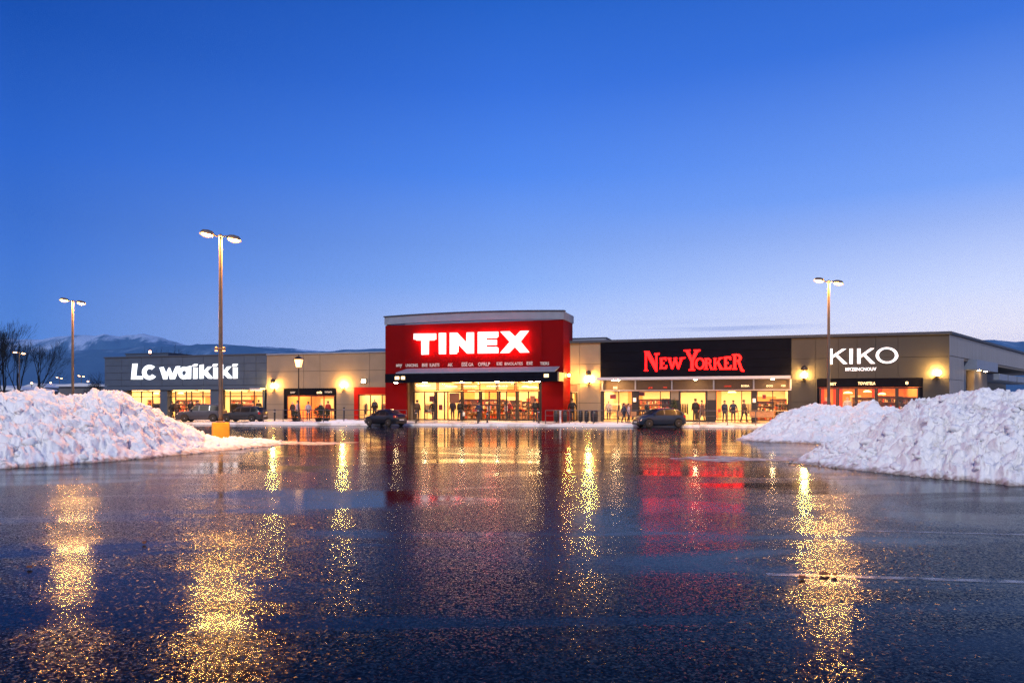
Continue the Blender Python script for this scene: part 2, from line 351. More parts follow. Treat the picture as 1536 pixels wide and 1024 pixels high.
# ------------------------------------------------------------------ helpers
class MB:
    """collects shapes, then becomes one mesh object"""
    def __init__(s, f=None): s.v = []; s.f = []; s.fn = f; s.sm = False
    def add(s, vs, fs):
        o = len(s.v)
        s.v += [tuple(s.fn(*p)) if s.fn else tuple(p) for p in vs]
        s.f += [tuple(i + o for i in f) for f in fs]
        return s
    def box(s, x0, x1, y0, y1, z0, z1):
        return s.add([(x0, y0, z0), (x1, y0, z0), (x1, y1, z0), (x0, y1, z0), (x0, y0, z1), (x1, y0, z1), (x1, y1, z1), (x0, y1, z1)],
                     [(0, 3, 2, 1), (4, 5, 6, 7), (0, 1, 5, 4), (1, 2, 6, 5), (2, 3, 7, 6), (3, 0, 4, 7)])
    def cbox(s, x0, x1, y0, y1, z0, z1, c=.03):
        """box with chamfered vertical and top edges"""
        rings = []
        for z, q in ((z0, 0), (z1 - c, 0), (z1, c)):
            rings.append([(x0 + q + c, y0 + q, z), (x1 - q - c, y0 + q, z), (x1 - q, y0 + q + c, z), (x1 - q, y1 - q - c, z), (x1 - q - c, y1 - q, z), (x0 + q + c, y1 - q, z), (x0 + q, y1 - q - c, z), (x0 + q, y0 + q + c, z)])
        return s.loft(rings)
    def loft(s, rings, cap=True):
        n = len(rings[0]); vs = [p for r in rings for p in r]; fs = []
        for i in range(len(rings) - 1):
            for j in range(n):
                k = (j + 1) % n
                fs.append((i * n + j, i * n + k, (i + 1) * n + k, (i + 1) * n + j))
        if cap:
            fs.append(tuple(reversed(range(n)))); fs.append(tuple((len(rings) - 1) * n + j for j in range(n)))
        return s.add(vs, fs)
    def tube(s, pts, rad, n=8):
        rings = []
        P = [Vector(p) for p in pts]
        if isinstance(rad, (int, float)): rad = [rad] * len(P)
        for i, p in enumerate(P):
            d = (P[min(i + 1, len(P) - 1)] - P[max(i - 1, 0)]).normalized()
            a = d.cross(Vector((0, 0, 1)) if abs(d.z) < .9 else Vector((1, 0, 0))).normalized(); b = d.cross(a)
            rings.append([tuple(p + (a * math.cos(2 * math.pi * k / n) + b * math.sin(2 * math.pi * k / n)) * rad[i]) for k in range(n)])
        return s.loft(rings)
    def lathe(s, prof, c=(0, 0, 0), n=16, axis='z'):
        rings = []
        for r, h in prof:
            ring = []
            for k in range(n):
                a = 2 * math.pi * k / n; x, y = r * math.cos(a), r * math.sin(a)
                ring.append((c[0] + x, c[1] + y, c[2] + h) if axis == 'z' else (c[0] + x, c[1] + h, c[2] + y))
            rings.append(ring)
        return s.loft(rings)
    def prism(s, poly, d0, d1):
        """polygon in (x, z), pulled from depth d0 (front) to d1"""
        n = len(poly)
        vs = [(x, d0, z) for x, z in poly] + [(x, d1, z) for x, z in poly]
        fs = [tuple(range(n)), tuple(reversed(range(n, 2 * n)))] + [(j, j + n, (j + 1) % n + n, (j + 1) % n) for j in range(n)]
        return s.add(vs, fs)
    def build(s, name, m, parent=None, smooth=False):
        me = bpy.data.meshes.new(name)
        org = Vector((0, 0, 0))
        if parent is None and s.fn is None and False: pass
        me.from_pydata(s.v, [], s.f)
        bm = bmesh.new(); bm.from_mesh(me)
        bmesh.ops.recalc_face_normals(bm, faces=bm.faces); bm.to_mesh(me); bm.free()
        me.materials.append(M[m] if isinstance(m, str) else m)
        if smooth:
            for p in me.polygons: p.use_smooth = True
        o = bpy.data.objects.new(name, me); COL.objects.link(o)
        if parent is not None:
            o.parent = parent
            if s.fn: o.matrix_parent_inverse = worldof(parent).inverted()
        return o
def worldof(o):
    m = o.matrix_basis.copy()
    if o.parent: m = worldof(o.parent) @ o.matrix_parent_inverse @ m
    return m
def tag(o, label, cat, group=None, kind=None):
    if label: o['label'] = label
    if cat: o['category'] = cat
    if group: o['group'] = group
    if kind: o['kind'] = kind
    return o
def thing(name, loc, label, cat, rz=0.0, group=None):
    o = bpy.data.objects.new(name, None); COL.objects.link(o); o.empty_display_size = .3
    o.location = loc; o.rotation_euler = (0, 0, rz)
    return tag(o, label, cat, group)
def copy_tree(o, parent=None):
    c = o.copy(); COL.objects.link(c); c.parent = parent
    if parent is not None: c.matrix_parent_inverse = o.matrix_parent_inverse.copy()
    for ch in list(o.children): copy_tree(ch, c)
    return c
def gp(px, py):                       # photo pixel -> point on the ground
    D = FPX * CAMZ / (py - HY); return ((px - CX) / FPX * D, D)
def at(px, py, D): return ((px - CX) / FPX * D, D, CAMZ + (HY - py) / FPX * D)
# facade frame: s runs along the shop fronts, o stands out towards the lot, z up
TH = math.atan(.3105); CT, ST = math.cos(TH), math.sin(TH); OY = 65.0
def W(s, o, z): return (s * CT - o * ST, OY - s * ST - o * CT, z)
def S(px, off=0.0):
    u = (px - CX) / FPX
    return (OY * u - off * CT * u + off * ST) / (CT + u * ST)
def Z(px, py, off=0.0):
    D = OY - S(px, off) * ST - off * CT
    return CAMZ + (HY - py) / FPX * D
def FB(): return MB(W)
PAVE = .15
# ------------------------------------------------------------------ ground
def sheet(name, poly, z, m, kind='structure'):
    me = bpy.data.meshes.new(name); me.from_pydata([(x, y, z) for x, y in poly], [], [tuple(range(len(poly)))])
    me.materials.append(M[m]); o = bpy.data.objects.new(name, me); COL.objects.link(o); o['kind'] = kind
    if me.polygons[0].normal.z < 0: me.flip_normals()
    return o
sheet('ground', [(-6500, -200), (6500, -200), (6500, 7000), (-6500, 7000)], -.03, 'field')
def YK(x): return 57.1 - .19 * (x + 17.4)
sheet('car_park', [(-120, -25), (120, -25), (120, YK(120)), (-120, YK(-120))], 0.0, 'wet_asphalt')
kb = MB()
kx = list(np.arange(-100, 100, 2.0))
for a in kx:
    g = .012
    b_ = a + 2 - g
    kb.add([(a, YK(a), -.02), (b_, YK(b_), -.02), (b_, YK(b_) + .25, -.02), (a, YK(a) + .25, -.02), (a, YK(a) + .02, PAVE + .004), (b_, YK(b_) + .02, PAVE + .004), (b_, YK(b_) + .25, PAVE + .004), (a, YK(a) + .25, PAVE + .004)],
           [(0, 3, 2, 1), (4, 5, 6, 7), (0, 1, 5, 4), (1, 2, 6, 5), (2, 3, 7, 6), (3, 0, 4, 7)])
kb.build('kerb', 'kerb')['kind'] = 'structure'
pv = MB(); p0 = [(-100, YK(-100) + .25), (100, YK(100) + .25), (100, 130), (-100, 130)]
pv.add([(x, y, -.02) for x, y in p0] + [(x, y, PAVE) for x, y in p0], [(0, 3, 2, 1), (4, 5, 6, 7), (0, 1, 5, 4), (1, 2, 6, 5), (2, 3, 7, 6), (3, 0, 4, 7)])
pv.build('pavement', 'pavement')['kind'] = 'structure'
# painted bay lines, worn
def line(p, q, w, name='painted_line', z=.005):
    a, b = Vector(p), Vector(q); d = (b - a).normalized(); nrm = Vector((-d.y, d.x)) * w / 2
    return sheet(name, [tuple(a - nrm), tuple(b - nrm), tuple(b + nrm), tuple(a + nrm)], z, 'worn_paint')
line(gp(1270, 795), gp(1700, 806), .10)
line(gp(1150, 861), gp(1700, 878), .11)
line(gp(300, 646.5), gp(640, 646), .22)
line(gp(620, 643.5), gp(1000, 647), .22)
line(gp(560, 641.5), gp(400, 641), .2)
# ------------------------------------------------------------------ mountains
def range_mesh(name, sky_px, D0, D1, m, seed, rough_amp, label=None):
    px = np.arange(sky_px[0][0], sky_px[-1][0], 4.0)
    top = np.interp(px, [p[0] for p in sky_px], [p[1] for p in sky_px])
    rows = 34; v = []; f = []
    for i, x in enumerate(px):
        for j in range(rows):
            t = j / (rows - 1); D = D0 + (D1 - D0) * t
            X = (x - CX) / FPX * D
            ridge = CAMZ + (HY - top[i] - .0) / FPX * (D0 + (D1 - D0) * .72)
            if t < .72: p = (t / .72) ** 1.15
            else: p = 1 - (t - .72) / .28 * .8
            q = Vector((X / 700.0, D / 700.0 + seed, seed))
            nn = noise.fractal(q * 2.2, 1.0, 2.1, 6)
            rid = 1 - abs(noise.fractal(q * 1.3 + Vector((9, 3, 1)), 1.0, 2.1, 4))
            fade = min(1, t * 5) * (1 if t < .6 else .25)
            z = ridge * p + fade * rough_amp * (nn * .6 + (rid - .8) * .9) * (0.35 + p)
            v.append((X, D, z - 6))
    n = len(px)
    for i in range(n - 1):
        for j in range(rows - 1):
            f.append((i * rows + j, (i + 1) * rows + j, (i + 1) * rows + j + 1, i * rows + j + 1))
    o = MB().add(v, f).build(name, m, smooth=True); o['kind'] = 'structure'
    return o
range_mesh('mountains', [(-400, 505), (0, 502), (31, 504), (62, 503), (78, 500), (100, 498), (119, 497), (137, 498), (158, 496), (180, 501), (195, 499), (216, 496), (240, 501.5), (248, 503.5), (270, 510), (283, 513.5), (296, 511), (305, 513), (340, 515), (600, 530)], 3600, 6400, 'mountain_snow_hazed', 3.1, 90)
range_mesh('hills', [(-400, 532), (0, 528), (120, 522), (240, 516), (290, 514), (305, 512.5), (340, 512.3), (378, 516), (420, 521), (458, 524), (486, 524.5), (513, 520), (535, 519.5), (560, 518.6), (590, 519), (640, 522), (900, 545), (1300, 530), (1440, 512), (1461, 506.5), (1478, 505.5), (1491, 504.7), (1505, 507), (1525, 509), (1536, 508), (1700, 500), (1900, 510)], 1900, 3900, 'hill_forest_hazed', 7.7, 30)
# ------------------------------------------------------------------ snow heaps
def vor(x, y, z):
    d, pts = noise.voronoi(Vector((x, y, z)))
    return d[0], d[1], pts[0]
def heap(name, front, sky, ridge, depth, cols, rows, seed, label, cat='snow pile', group=None, lump=1.0, chunks=160, chunk_s=(.07, .26), edge_ends=(True, True)):
    """front: (px, py) ground line, sky: (px, py) silhouette, ridge/depth in metres behind the front line"""
    random.seed(seed)
    pxs = np.linspace(front[0][0], front[-1][0], cols)
    fp = np.interp(pxs, [p[0] for p in front], [p[1] for p in front])
    sp_ = np.interp(pxs, [p[0] for p in sky], [p[1] for p in sky])
    rd = np.interp(pxs, [p[0] for p in ridge], [p[1] for p in ridge])
    dp = np.interp(pxs, [p[0] for p in depth], [p[1] for p in depth])
    v = []; f = []; surf = []
    for i in range(cols):
        Df = FPX * CAMZ / (fp[i] - HY)
        Df += .35 * noise.noise(Vector((pxs[i] * .03, seed, 0))) + .12 * noise.noise(Vector((pxs[i] * .12, seed, 4)))
        Dr = Df + rd[i]; Db = Df + dp[i]
        H = max(.02, CAMZ + (HY - sp_[i]) / FPX * Dr)
        tr = rd[i] / dp[i]
        for j in range(rows):
            t = j / (rows - 1); D = Df + (Db - Df) * t
            if t < tr:
                a = t / tr; p = math.sin(a * math.pi / 2) ** .85 * .55 + a * .45
            else:
                a = (t - tr) / (1 - tr); p = max(0.0, 1 - a ** 1.7)
            X = (pxs[i] - CX) / FPX * D; z = H * p
            env = min(1.0, z / .45) if z > 0 else 0
            q = (X, D, z * .8)
            big = noise.fractal(Vector((X * .45 + seed, D * .45, 0)), 1.0, 2.0, 3)
            d1, d2, c1 = vor(q[0] * 1.15 + seed, q[1] * 1.15, q[2] * 1.15)
            r1 = noise.cell(c1 * 7.3)
            e1, e2, c2 = vor(q[0] * 2.7 + seed * 2, q[1] * 2.7, q[2] * 2.7)
            r2 = noise.cell(c2 * 5.1)
            g1, g2, c3 = vor(q[0] * 6.5 + seed * 3, q[1] * 6.5, q[2] * 6.5)
            r3 = noise.cell(c3 * 3.7)
            fz = noise.fractal(Vector((X * 6, D * 6, z * 6 + seed)), .9, 2.1, 3)
            fz2 = noise.turbulence(Vector((X * 4.2, D * 4.2, z * 4 + seed)), 4, True)
            h = .16 * big + .34 * (.46 - d1) * (.1 + 1.3 * abs(r1)) + .17 * (.42 - e1) * (.05 + 1.6 * abs(r2)) + .10 * (.42 - g1) * (.1 + 1.6 * abs(r3)) + .07 * fz - .09 * (fz2 - .5)
            h -= .06 * max(0, .09 - (d2 - d1)) / .09 + .045 * max(0, .10 - (e2 - e1)) / .10
            zz = z + env * lump * h
            # push lumps outwards as well as up
            oy = -env * lump * .45 * h; ox = env * lump * .25 * noise.noise(Vector((X * 2, D * 2, z * 2 + seed)))
            if j == 0 or j == rows - 1: zz = -.02
            else: zz = max(zz, .012 * min(1, t * 40))
            if (edge_ends[0] and i == 0) or (edge_ends[1] and i == cols - 1): zz = -.02
            v.append((X + ox, D + oy, zz))
            if z > .12 and t < tr * 1.15 and random.random() < .1: surf.append((X + ox, D + oy, zz))
    for i in range(cols - 1):
        for j in range(rows - 1):
            f.append((i * rows + j, (i + 1) * rows + j, (i + 1) * rows + j + 1, i * rows + j + 1))
    mb = MB().add(v, f)
    # broken lumps lying on the heap and along its foot
    bm = bmesh.new(); bmesh.ops.create_icosphere(bm, subdivisions=2, radius=1); bv = [x.co.copy() for x in bm.verts]; bf = [tuple(x.index for x in q.verts) for q in bm.faces]; bm.free()
    foot = [v[i * rows + 2] for i in range(2, cols - 2)]
    for k in range(chunks):
        if k % 3 == 0:
            c = random.choice(foot); s_ = random.uniform(.03, .09) * (1 if chunk_s[1] > .2 else .6); c = (c[0] + random.uniform(-.2, .2), c[1] + random.uniform(-.18, .3), s_ * .25)
        else:
            c = random.choice(surf); s_ = random.uniform(*chunk_s) * random.uniform(.5, 1)
        sc = Vector((random.uniform(.7, 1.3), random.uniform(.7, 1.3), random.uniform(.5, .9))) * s_
        rot = Matrix.Rotation(random.uniform(0, 6.28), 3, 'Z') @ Matrix.Rotation(random.uniform(-.6, .6), 3, 'X')
        off = Vector((random.uniform(0, 99), random.uniform(0, 99), 0))
        vs = []
        for b in bv:
            dd, _, cc_ = vor(*(b * 1.3 + off))
            rr_ = 1 + .95 * (dd - .45) + .30 * noise.noise(b * 2.6 + off)
            q = rot @ Vector((b.x * sc.x, b.y * sc.y, b.z * sc.z)) * rr_
            vs.append((c[0] + q.x, c[1] + q.y, c[2] + q.z - .1 * s_))
        mb.add(vs, bf)
    o = mb.build(name, 'snow', smooth=True)
    tag(o, label, cat, group)
    return o
heap('snow_pile', [(-330, 716), (-150, 714), (0, 703), (90, 697.5), (180, 690.5), (300, 679), (400, 669.5), (447, 664.5)],
     [(-330, 660), (-200, 625), (-80, 604), (0, 597), (30, 591), (70, 587), (100, 589), (128, 585), (137, 581), (146, 585), (160, 584), (180, 589), (200, 598), (225, 609), (250, 622), (270, 634), (290, 644), (312, 653), (330, 657.5), (400, 658), (447, 663.5)],
     [(-330, 3.5), (0, 5.0), (200, 4.6), (300, 4.2), (340, 3.0), (447, .8)], [(-330, 7), (0, 11), (200, 10), (300, 8), (345, 6.2), (447, 1.6)],
     520, 210, 11, 'tall lumpy snow pile around the foot of the tall lamp with the yellow concrete base', group='ploughed snow piles', chunks=520, chunk_s=(.025, .15))
heap('snow_pile', [(1104, 660), (1166, 663), (1256, 665.8), (1400, 668), (1500, 668)],
     [(1104, 659.5), (1120, 652), (1136, 644), (1150, 635), (1166, 626), (1187, 614), (1205, 609.5), (1226, 605.5), (1244, 609), (1262, 611), (1283, 609), (1295, 603.5), (1307, 602), (1321, 609), (1345, 613), (1400, 620), (1500, 650)],
     [(1104, .8), (1166, 3.0), (1226, 4.2), (1500, 4)], [(1104, 1.8), (1166, 6), (1226, 9), (1500, 8)],
     330, 150, 23, 'smaller farther snow pile right of the shops, in front of the cosmetics windows', group='ploughed snow piles', chunks=300, chunk_s=(.025, .10), lump=.8)
heap('snow_pile', [(1190, 694), (1286, 705), (1375, 714), (1465, 723), (1536, 728.5), (1700, 738), (1850, 740)],
     [(1190, 693), (1215, 678), (1226, 671), (1253, 664), (1286, 653), (1316, 632), (1334, 618), (1346, 615), (1358, 608), (1384, 597), (1408, 593), (1423, 589), (1453, 589), (1486, 590), (1504, 587), (1536, 586), (1640, 592), (1760, 620), (1850, 720)],
     [(1190, .8), (1286, 2.6), (1375, 4.0), (1700, 4.6), (1850, 3)], [(1190, 1.8), (1286, 5.5), (1375, 8.5), (1700, 10), (1850, 6)],
     480, 200, 37, 'nearest big chunky snow pile, cut off by the right picture edge', group='ploughed snow piles', chunks=520, chunk_s=(.025, .15))
def slush(px, py, w, d, seed, label):
    random.seed(seed); x0, y0 = gp(px, py); v = []; f = []; nx, ny_ = 90, 26
    for i in range(nx):
        for j in range(ny_):
            a, b = i / (nx - 1) * 2 - 1, j / (ny_ - 1) * 2 - 1
            X, Y = x0 + a * w / 2, y0 + b * d / 2
            m = noise.fractal(Vector((X * 1.1, Y * 2.2, seed)), 1.0, 2.0, 4) * .9 + .35 - (a * a + b * b) * .55
            v.append((X, Y, max(-.012, min(.022, m * .05))))
    for i in range(nx - 1):
        for j in range(ny_ - 1): f.append((i * ny_ + j, (i + 1) * ny_ + j, (i + 1) * ny_ + j + 1, i * ny_ + j + 1))
    tag(MB().add(v, f).build('slush_patch', 'snow', smooth=True), label, 'slush', 'slush patches on the asphalt')
slush(1120, 688, 4.6, 2.2, 5, 'thin white slush patch on the wet asphalt off the nearest right snow pile')
slush(455, 664.5, 5.0, 2.5, 7, 'thin slush patch at the tip of the left snow pile')
# low banks of swept snow on the pavement edge
def bank(a, b, yoff, h, w, seed, label):
    random.seed(seed); cols = int((b - a) / .12); rows = 14; v = []; f = []
    for i in range(cols):
        x = a + (b - a) * i / (cols - 1); e = max(0.0, math.sin(math.pi * i / (cols - 1))) ** .4 * (.45 + .55 * abs(noise.noise(Vector((x * .35, seed, 0))) * 2.2))
        for j in range(rows):
            t = j / (rows - 1); z = h * e * max(0.0, math.sin(math.pi * t)) ** .7
            z += .35 * h * e * (.5 - vor(x * 3, t * w * 3 + seed, 0)[0]) * math.sin(math.pi * t)
            ww = w * (.5 + .5 * e)
            v.append((x, YK(x) + yoff + (t - .5) * ww, PAVE + max(z, 0) + (.0 if 0 < j < rows - 1 else -.01)))
    for i in range(cols - 1):
        for j in range(rows - 1): f.append((i * rows + j, (i + 1) * rows + j, (i + 1) * rows + j + 1, i * rows + j + 1))
    tag(MB().add(v, f).build('snow_bank', 'snow', smooth=True), label, 'snow bank', 'swept snow banks on the pavement')
bank(-21, -15.2, 1.0, .20, 1.1, 1, 'low snow bank under the tan wall beside the parked dark estate car')
bank(-15, -8.6, 1.1, .42, 1.4, 2, 'higher snow bank around the lantern post in front of the cafe window')
bank(-2.6, 2.6, 1.0, .12, 1.6, 3, 'thin snow bank behind the paired bollards at the red store')
bank(3.4, 11.2, 1.0, .16, 1.0, 4, 'snow bank under the railing between red store and black-fronted shop')
# ------------------------------------------------------------------ buildings
def clad(mb, s0, s1, z0, z1, sj, zj, o, gap=.03, th=.05):
    ss = [s0] + sorted([x for x in sj if s0 + .05 < x < s1 - .05]) + [s1]
    zs = [z0] + sorted([x for x in zj if z0 + .05 < x < z1 - .05]) + [z1]
    for a, b in zip(ss, ss[1:]):
        for c, d in zip(zs, zs[1:]):
            mb.box(a + (gap / 2 if a != s0 else 0), b - (gap / 2 if b != s1 else 0), o - th, o, c + (gap / 2 if c != z0 else 0), d - (gap / 2 if d != z1 else 0))
def wall(root, rects, m, sj, zj, o=0.0, name='wall', backm='joint'):
    fr = FB(); bk = FB()
    for s0, s1, z0, z1 in rects:
        clad(fr, s0, s1, z0, z1, sj, zj, o)
        bk.box(s0 + .004, s1 - .004, o - .30, o - .053, z0 + .004, z1 - .004)
    w_ = fr.build(name, m, root); bk.build('backing', backm, w_)
    return w_
def window(root, px0, px1, z0, z1, off, mull=(), trans=(), fw=.07, mm='dark_metal', name='window', edge=None):
    """framed shop window, one pane mesh"""
    s0, s1 = S(px0, off), S(px1, off)
    e = edge or fw
    fr = FB()
    fr.box(s0, s0 + e, off - .12, off, z0, z1); fr.box(s1 - e, s1, off - .12, off, z0, z1)
    fr.box(s0 + e, s1 - e, off - .12, off - .002, z0, z0 + fw); fr.box(s0 + e, s1 - e, off - .12, off - .002, z1 - fw, z1)
    xs = [S(m_, off) for m_ in mull]
    for x in xs: fr.box(x - fw / 2, x + fw / 2, off - .10, off - .012, z0 + fw, z1 - fw)
    cuts = [s0 + e] + [q for x in xs for q in (x - fw / 2, x + fw / 2)] + [s1 - e]
    for t in trans:
        for a, b in zip(cuts[::2], cuts[1::2]): fr.box(a, b, off - .10, off - .016, t - fw / 2, t + fw / 2)
    f = fr.build(name, mm, root)
    g = FB(); g.add([(s0 + e, off - .06, z0 + fw), (s1 - e, off - .06, z0 + fw), (s1 - e, off - .06, z1 - fw), (s0 + e, off - .06, z1 - fw)], [(0, 1, 2, 3)])
    g.build('pane', 'shop_glass', f)
    return f
def room(root, s0, s1, of, ob, z0, z1, wallm='int_wall', nl=3, lw=.35, accent=None):
    t = .12
    w_ = FB(); w_.box(s0, s1, ob - t, ob, z0, z1); w_.box(s0 - t, s0, ob - t, of, z0, z1); w_.box(s1, s1 + t, ob - t, of, z0, z1)
    w_.build('interior_wall', wallm, root)
    FB().box(s0, s1, ob, of, z0 - .05, z0 + .012).build('interior_floor', 'int_floor', root)
    FB().box(s0, s1, ob, of, z1, z1 + t).build('interior_ceiling', 'int_ceiling', root)
    for k in range(nl):
        c = s0 + (s1 - s0) * (k + .5) / nl
        FB().box(c - (s1 - s0) / nl * lw, c + (s1 - s0) / nl * lw, ob + 1.2, of - .9, z1 - .05, z1 - .004).build('ceiling_light', 'ceil_light', root)
    if accent:
        for a, b, c, d, mm in accent:
            FB().box(s0 + (s1 - s0) * a, s0 + (s1 - s0) * b, ob + .003, ob + .06, z0 + c, z0 + d).build('wall_panel', mm, root)
def shell(root, s0, s1, ob, zt, m='far_wall', of=-.3):
    b = FB(); b.box(s0, s1, ob - .3, ob, 0, zt); b.build('rear_wall', m, root)
    b = FB(); b.box(s0, s0 + .25, ob, of - .01, 0, zt); b.build('side_wall', m, root)
    b = FB(); b.box(s1 - .25, s1, ob, of - .01, 0, zt); b.build('side_wall', m, root)
    FB().box(s0 + .26, s1 - .26, ob, of - .01, zt - .35, zt - .2).build('roof', 'roof', root)
# ---- grey clothing store (left)
s0, s1 = S(157), S(400); zt = 6.42
grey = thing('store_building', W((s0 + s1) / 2, 0, 0), 'long blue-grey panelled store with a white lit sign, leftmost of the shop row', 'building')
zj = [4.1, 4.85, 5.6]
wall(grey, [(s0, s1, 3.46, zt)], 'grey_panel', [S(p) for p in (182, 212, 243, 274, 305, 334, 366, 384)], zj)
FB().box(s0, s1 - .01, -.3, .14, 3.02, 3.42).build('ledge', 'grey_panel', grey)
FB().box(s0 - .05, s1, -.35, .10, zt + .004, zt + .12).build('coping', 'coping', grey)
for a, b in ((157, 194), (243.5, 254.5), (318.5, 334.5), (396.5, 399.5)):
    FB().cbox(S(a, -.4), S(b, -.4), -.8, -.05, PAVE, 3.0, .03).build('pier', 'grey_panel', grey)
window(grey, 194.3, 243.2, PAVE + .02, 2.95, -.5, (211.7, 228.5), (2.35,), .09)
window(grey, 254.8, 318.2, PAVE + .02, 2.95, -.5, (263, 279, 287, 304), (2.35,), .09)
window(grey, 334.8, 396.2, PAVE + .02, 2.95, -.5, (345, 362, 381), (2.35,), .09)
room(grey, s0 + .5, s1 - .5, -.85, -8, PAVE, 3.0, nl=6, accent=[(.30, .42, .3, 2.3, 'int_orange'), (.62, .66, .2, 2.4, 'int_orange'), (.80, .9, .3, 2.4, 'int_orange')])
shell(grey, s0, s1, -24, zt)
FB().box(S(383), S(399.3), .145, .9, 3.0, 3.12).build('canopy', 'silver_metal', grey)
# ---- tan building
s0, s1 = S(400) + .02, S(578, 2.5) - .01; zt = 6.36
tan = thing('store_building', W((s0 + s1) / 2, 0, 0), 'tan panelled building with a dark framed cafe window, between the grey and the red store', 'building')
zo, zr = Z(465, 582), Z(555, 580.5)
sj = [S(p) for p in (425, 455.5, 480, 504.7, 530.5, 554.5)]; zj = [1.55, zo, 4.75]
a, b, c = S(425.5), S(504.5), S(531)
wall(tan, [(s0, a, PAVE, zt), (a, b, zo, zt), (b, c, PAVE, zt), (c, s1, zr, zt)], 'tan_panel', sj, zj)
d0, d1, dz = S(537.3), S(579.7), Z(560, 591.5)
wall(tan, [(c, d0, PAVE, zr), (d0, s1, dz, zr), (d1, s1, PAVE, dz)], 'red_paint', [], [], .01, 'red_surround', 'red_paint')
FB().box(s0, s1, -.35, .12, zt + .004, zt + .13).build('coping', 'parapet_metal', tan)
sg = FB(); sg.box(a, b, -.25, -.05, Z(465, 593), zo - .004); sg.box(a, S(429.5), -.25, -.05, PAVE, Z(465, 593)); sg.box(S(502), b, -.25, -.05, PAVE, Z(465, 593)); sg.build('shop_front_frame', 'black_panel', tan)
window(tan, 429.7, 501.8, PAVE + .02, Z(465, 593) - .01, -.1, (448, 466.5, 485.5), (), .08)
window(tan, 537.5, 579.6, PAVE + .02, dz - .01, -.1, (555.5, 573), (), .08)
room(tan, a - .2, b + .2, -.32, -6, PAVE, 3.0, nl=4, wallm='int_orange', accent=[(.1, .4, .2, 2.0, 'int_wall'), (.6, .9, .6, 2.3, 'int_wall')])
room(tan, d0 - .1, d1 + .3, -.32, -6, PAVE, 2.8, nl=3)
shell(tan, s0, s1, -24, zt)
# ---- red supermarket
TO = 2.5
s0, s1 = S(578, TO), S(845, TO)
zl, zm, zr_ = Z(578, 476, TO), Z(708, 468, TO), Z(845, 467, TO)
red = thing('supermarket_building', W((s0 + s1) / 2, TO, 0), 'tall red supermarket with arched grey parapet and black entrance canopy, centre of the shop row', 'building')
bandz = 9.33 - .66
mainz = Z(700, 566, TO)
e0, e1 = S(609.5, TO), S(812.5, TO)
ztr = 3.75
TB = -1.0
rw = FB()
rw.box(s0, s1, TO - .3, TO, ztr, bandz - .1); rw.box(s0, e0, TO - .3, TO, PAVE, ztr - .004); rw.box(e1, s1, TO - .3, TO, PAVE, ztr - .004)
rw.build('front_wall', 'red_wall', red)
FB().box(S(607, TO), S(813, TO), TO + .003, TO + .07, Z(700, 556, TO), bandz - .1).build('sign_panel', 'red_wall', red)
sw = FB(); sw.box(s1 - .25, s1, TB, TO - .303, 0, bandz); sw.box(s0, s0 + .25, TB, TO - .303, 0, bandz); sw.box(s0 + .26, s1 - .26, TB, TB + .2, 5.5, bandz); sw.build('side_wall', 'red_wall', red)
FB().box(s0 + .26, s1 - .26, TB + .21, TO - .31, bandz - .3, bandz - .15).build('roof', 'roof', red)
hb = FB(); hb.box(s0, s1, -24, TB - .01, 5.9, 6.1); hb.box(s0, s1, -24.3, -24.01, 0, 6.3); hb.build('hall_roof', 'roof', red)
# arched parapet band
pb = FB(); n = 24
def arch(t): return (1 - t) * zl + t * zr_ + .16 * 4 * t * (1 - t)
fr_ = []
for i in range(n + 1):
    t = i / n; x = s0 - .04 + (s1 - s0 + .12) * t; z1_ = arch(t); z0_ = z1_ - .66
    fr_.append([(x, TO + .10, z0_), (x, TO + .10, z1_), (x, TO - .28, z1_), (x, TO - .28, z0_)])
pb.loft(fr_)
pb.box(s1 - .3, s1 + .08, TB - .1, TO - .285, zr_ - .66, zr_); pb.box(s0 - .04, s0 + .3, TB - .1, TO - .285, zl - .66, zl); pb.box(s0 + .31, s1 - .31, TB - .1, TB + .15, zl - .66, zl)
pb.build('parapet', 'parapet_metal', red)
cp = FB(); fr_ = []
for i in range(n + 1):
    t = i / n; x = s0 - .1 + (s1 - s0 + .24) * t; z1_ = arch(t) + .005
    fr_.append([(x, TO + .2, z1_), (x, TO + .2, z1_ + .09), (x, TO - .3, z1_ + .09), (x, TO - .3, z1_)])
cp.loft(fr_); cp.build('coping', 'coping', red)
# entrance canopy
CO = TO + 1.7
c0, c1 = S(577.5, CO), S(836, CO); cz0, cz1 = Z(700, 572.5, CO), Z(700, 559, CO)
cn = FB(); cn.box(c0, c1, TO + .004, CO, cz0, cz1)
can = cn.build('canopy', 'black_panel', red)
sl = FB(); zz1 = Z(700, 552.5, TO)
sl.add([(c0 + 1.0, CO - .05, cz1 + .004), (c1 - .2, CO - .05, cz1 + .004), (c1 - .2, TO + .08, zz1), (c0 + 1.3, TO + .08, zz1), (c0 + 1.0, CO - .05, cz1 + .09), (c1 - .2, CO - .05, cz1 + .09), (c1 - .2, TO + .08, zz1 + .06), (c0 + 1.3, TO + .08, zz1 + .06)],
       [(0, 3, 2, 1), (4, 5, 6, 7), (0, 1, 5, 4), (1, 2, 6, 5), (2, 3, 7, 6), (3, 0, 4, 7)])
sl.build('canopy_flashing', 'parapet_metal', can)
for px in (594, 637, 693, 745.5, 796, 807):
    s_ = S(px, CO - .5); FB().box(s_ - .13, s_ + .13, CO - .65, CO - .38, cz0 - .045, cz0 - .004).build('downlight', 'downlight', can)
s_ = c1 + .006; FB().box(s_, s_ + .12, TO + .05, CO - .02, cz0 + .02, cz1 - .02).build('canopy_end_cap', 'tan_panel', can)
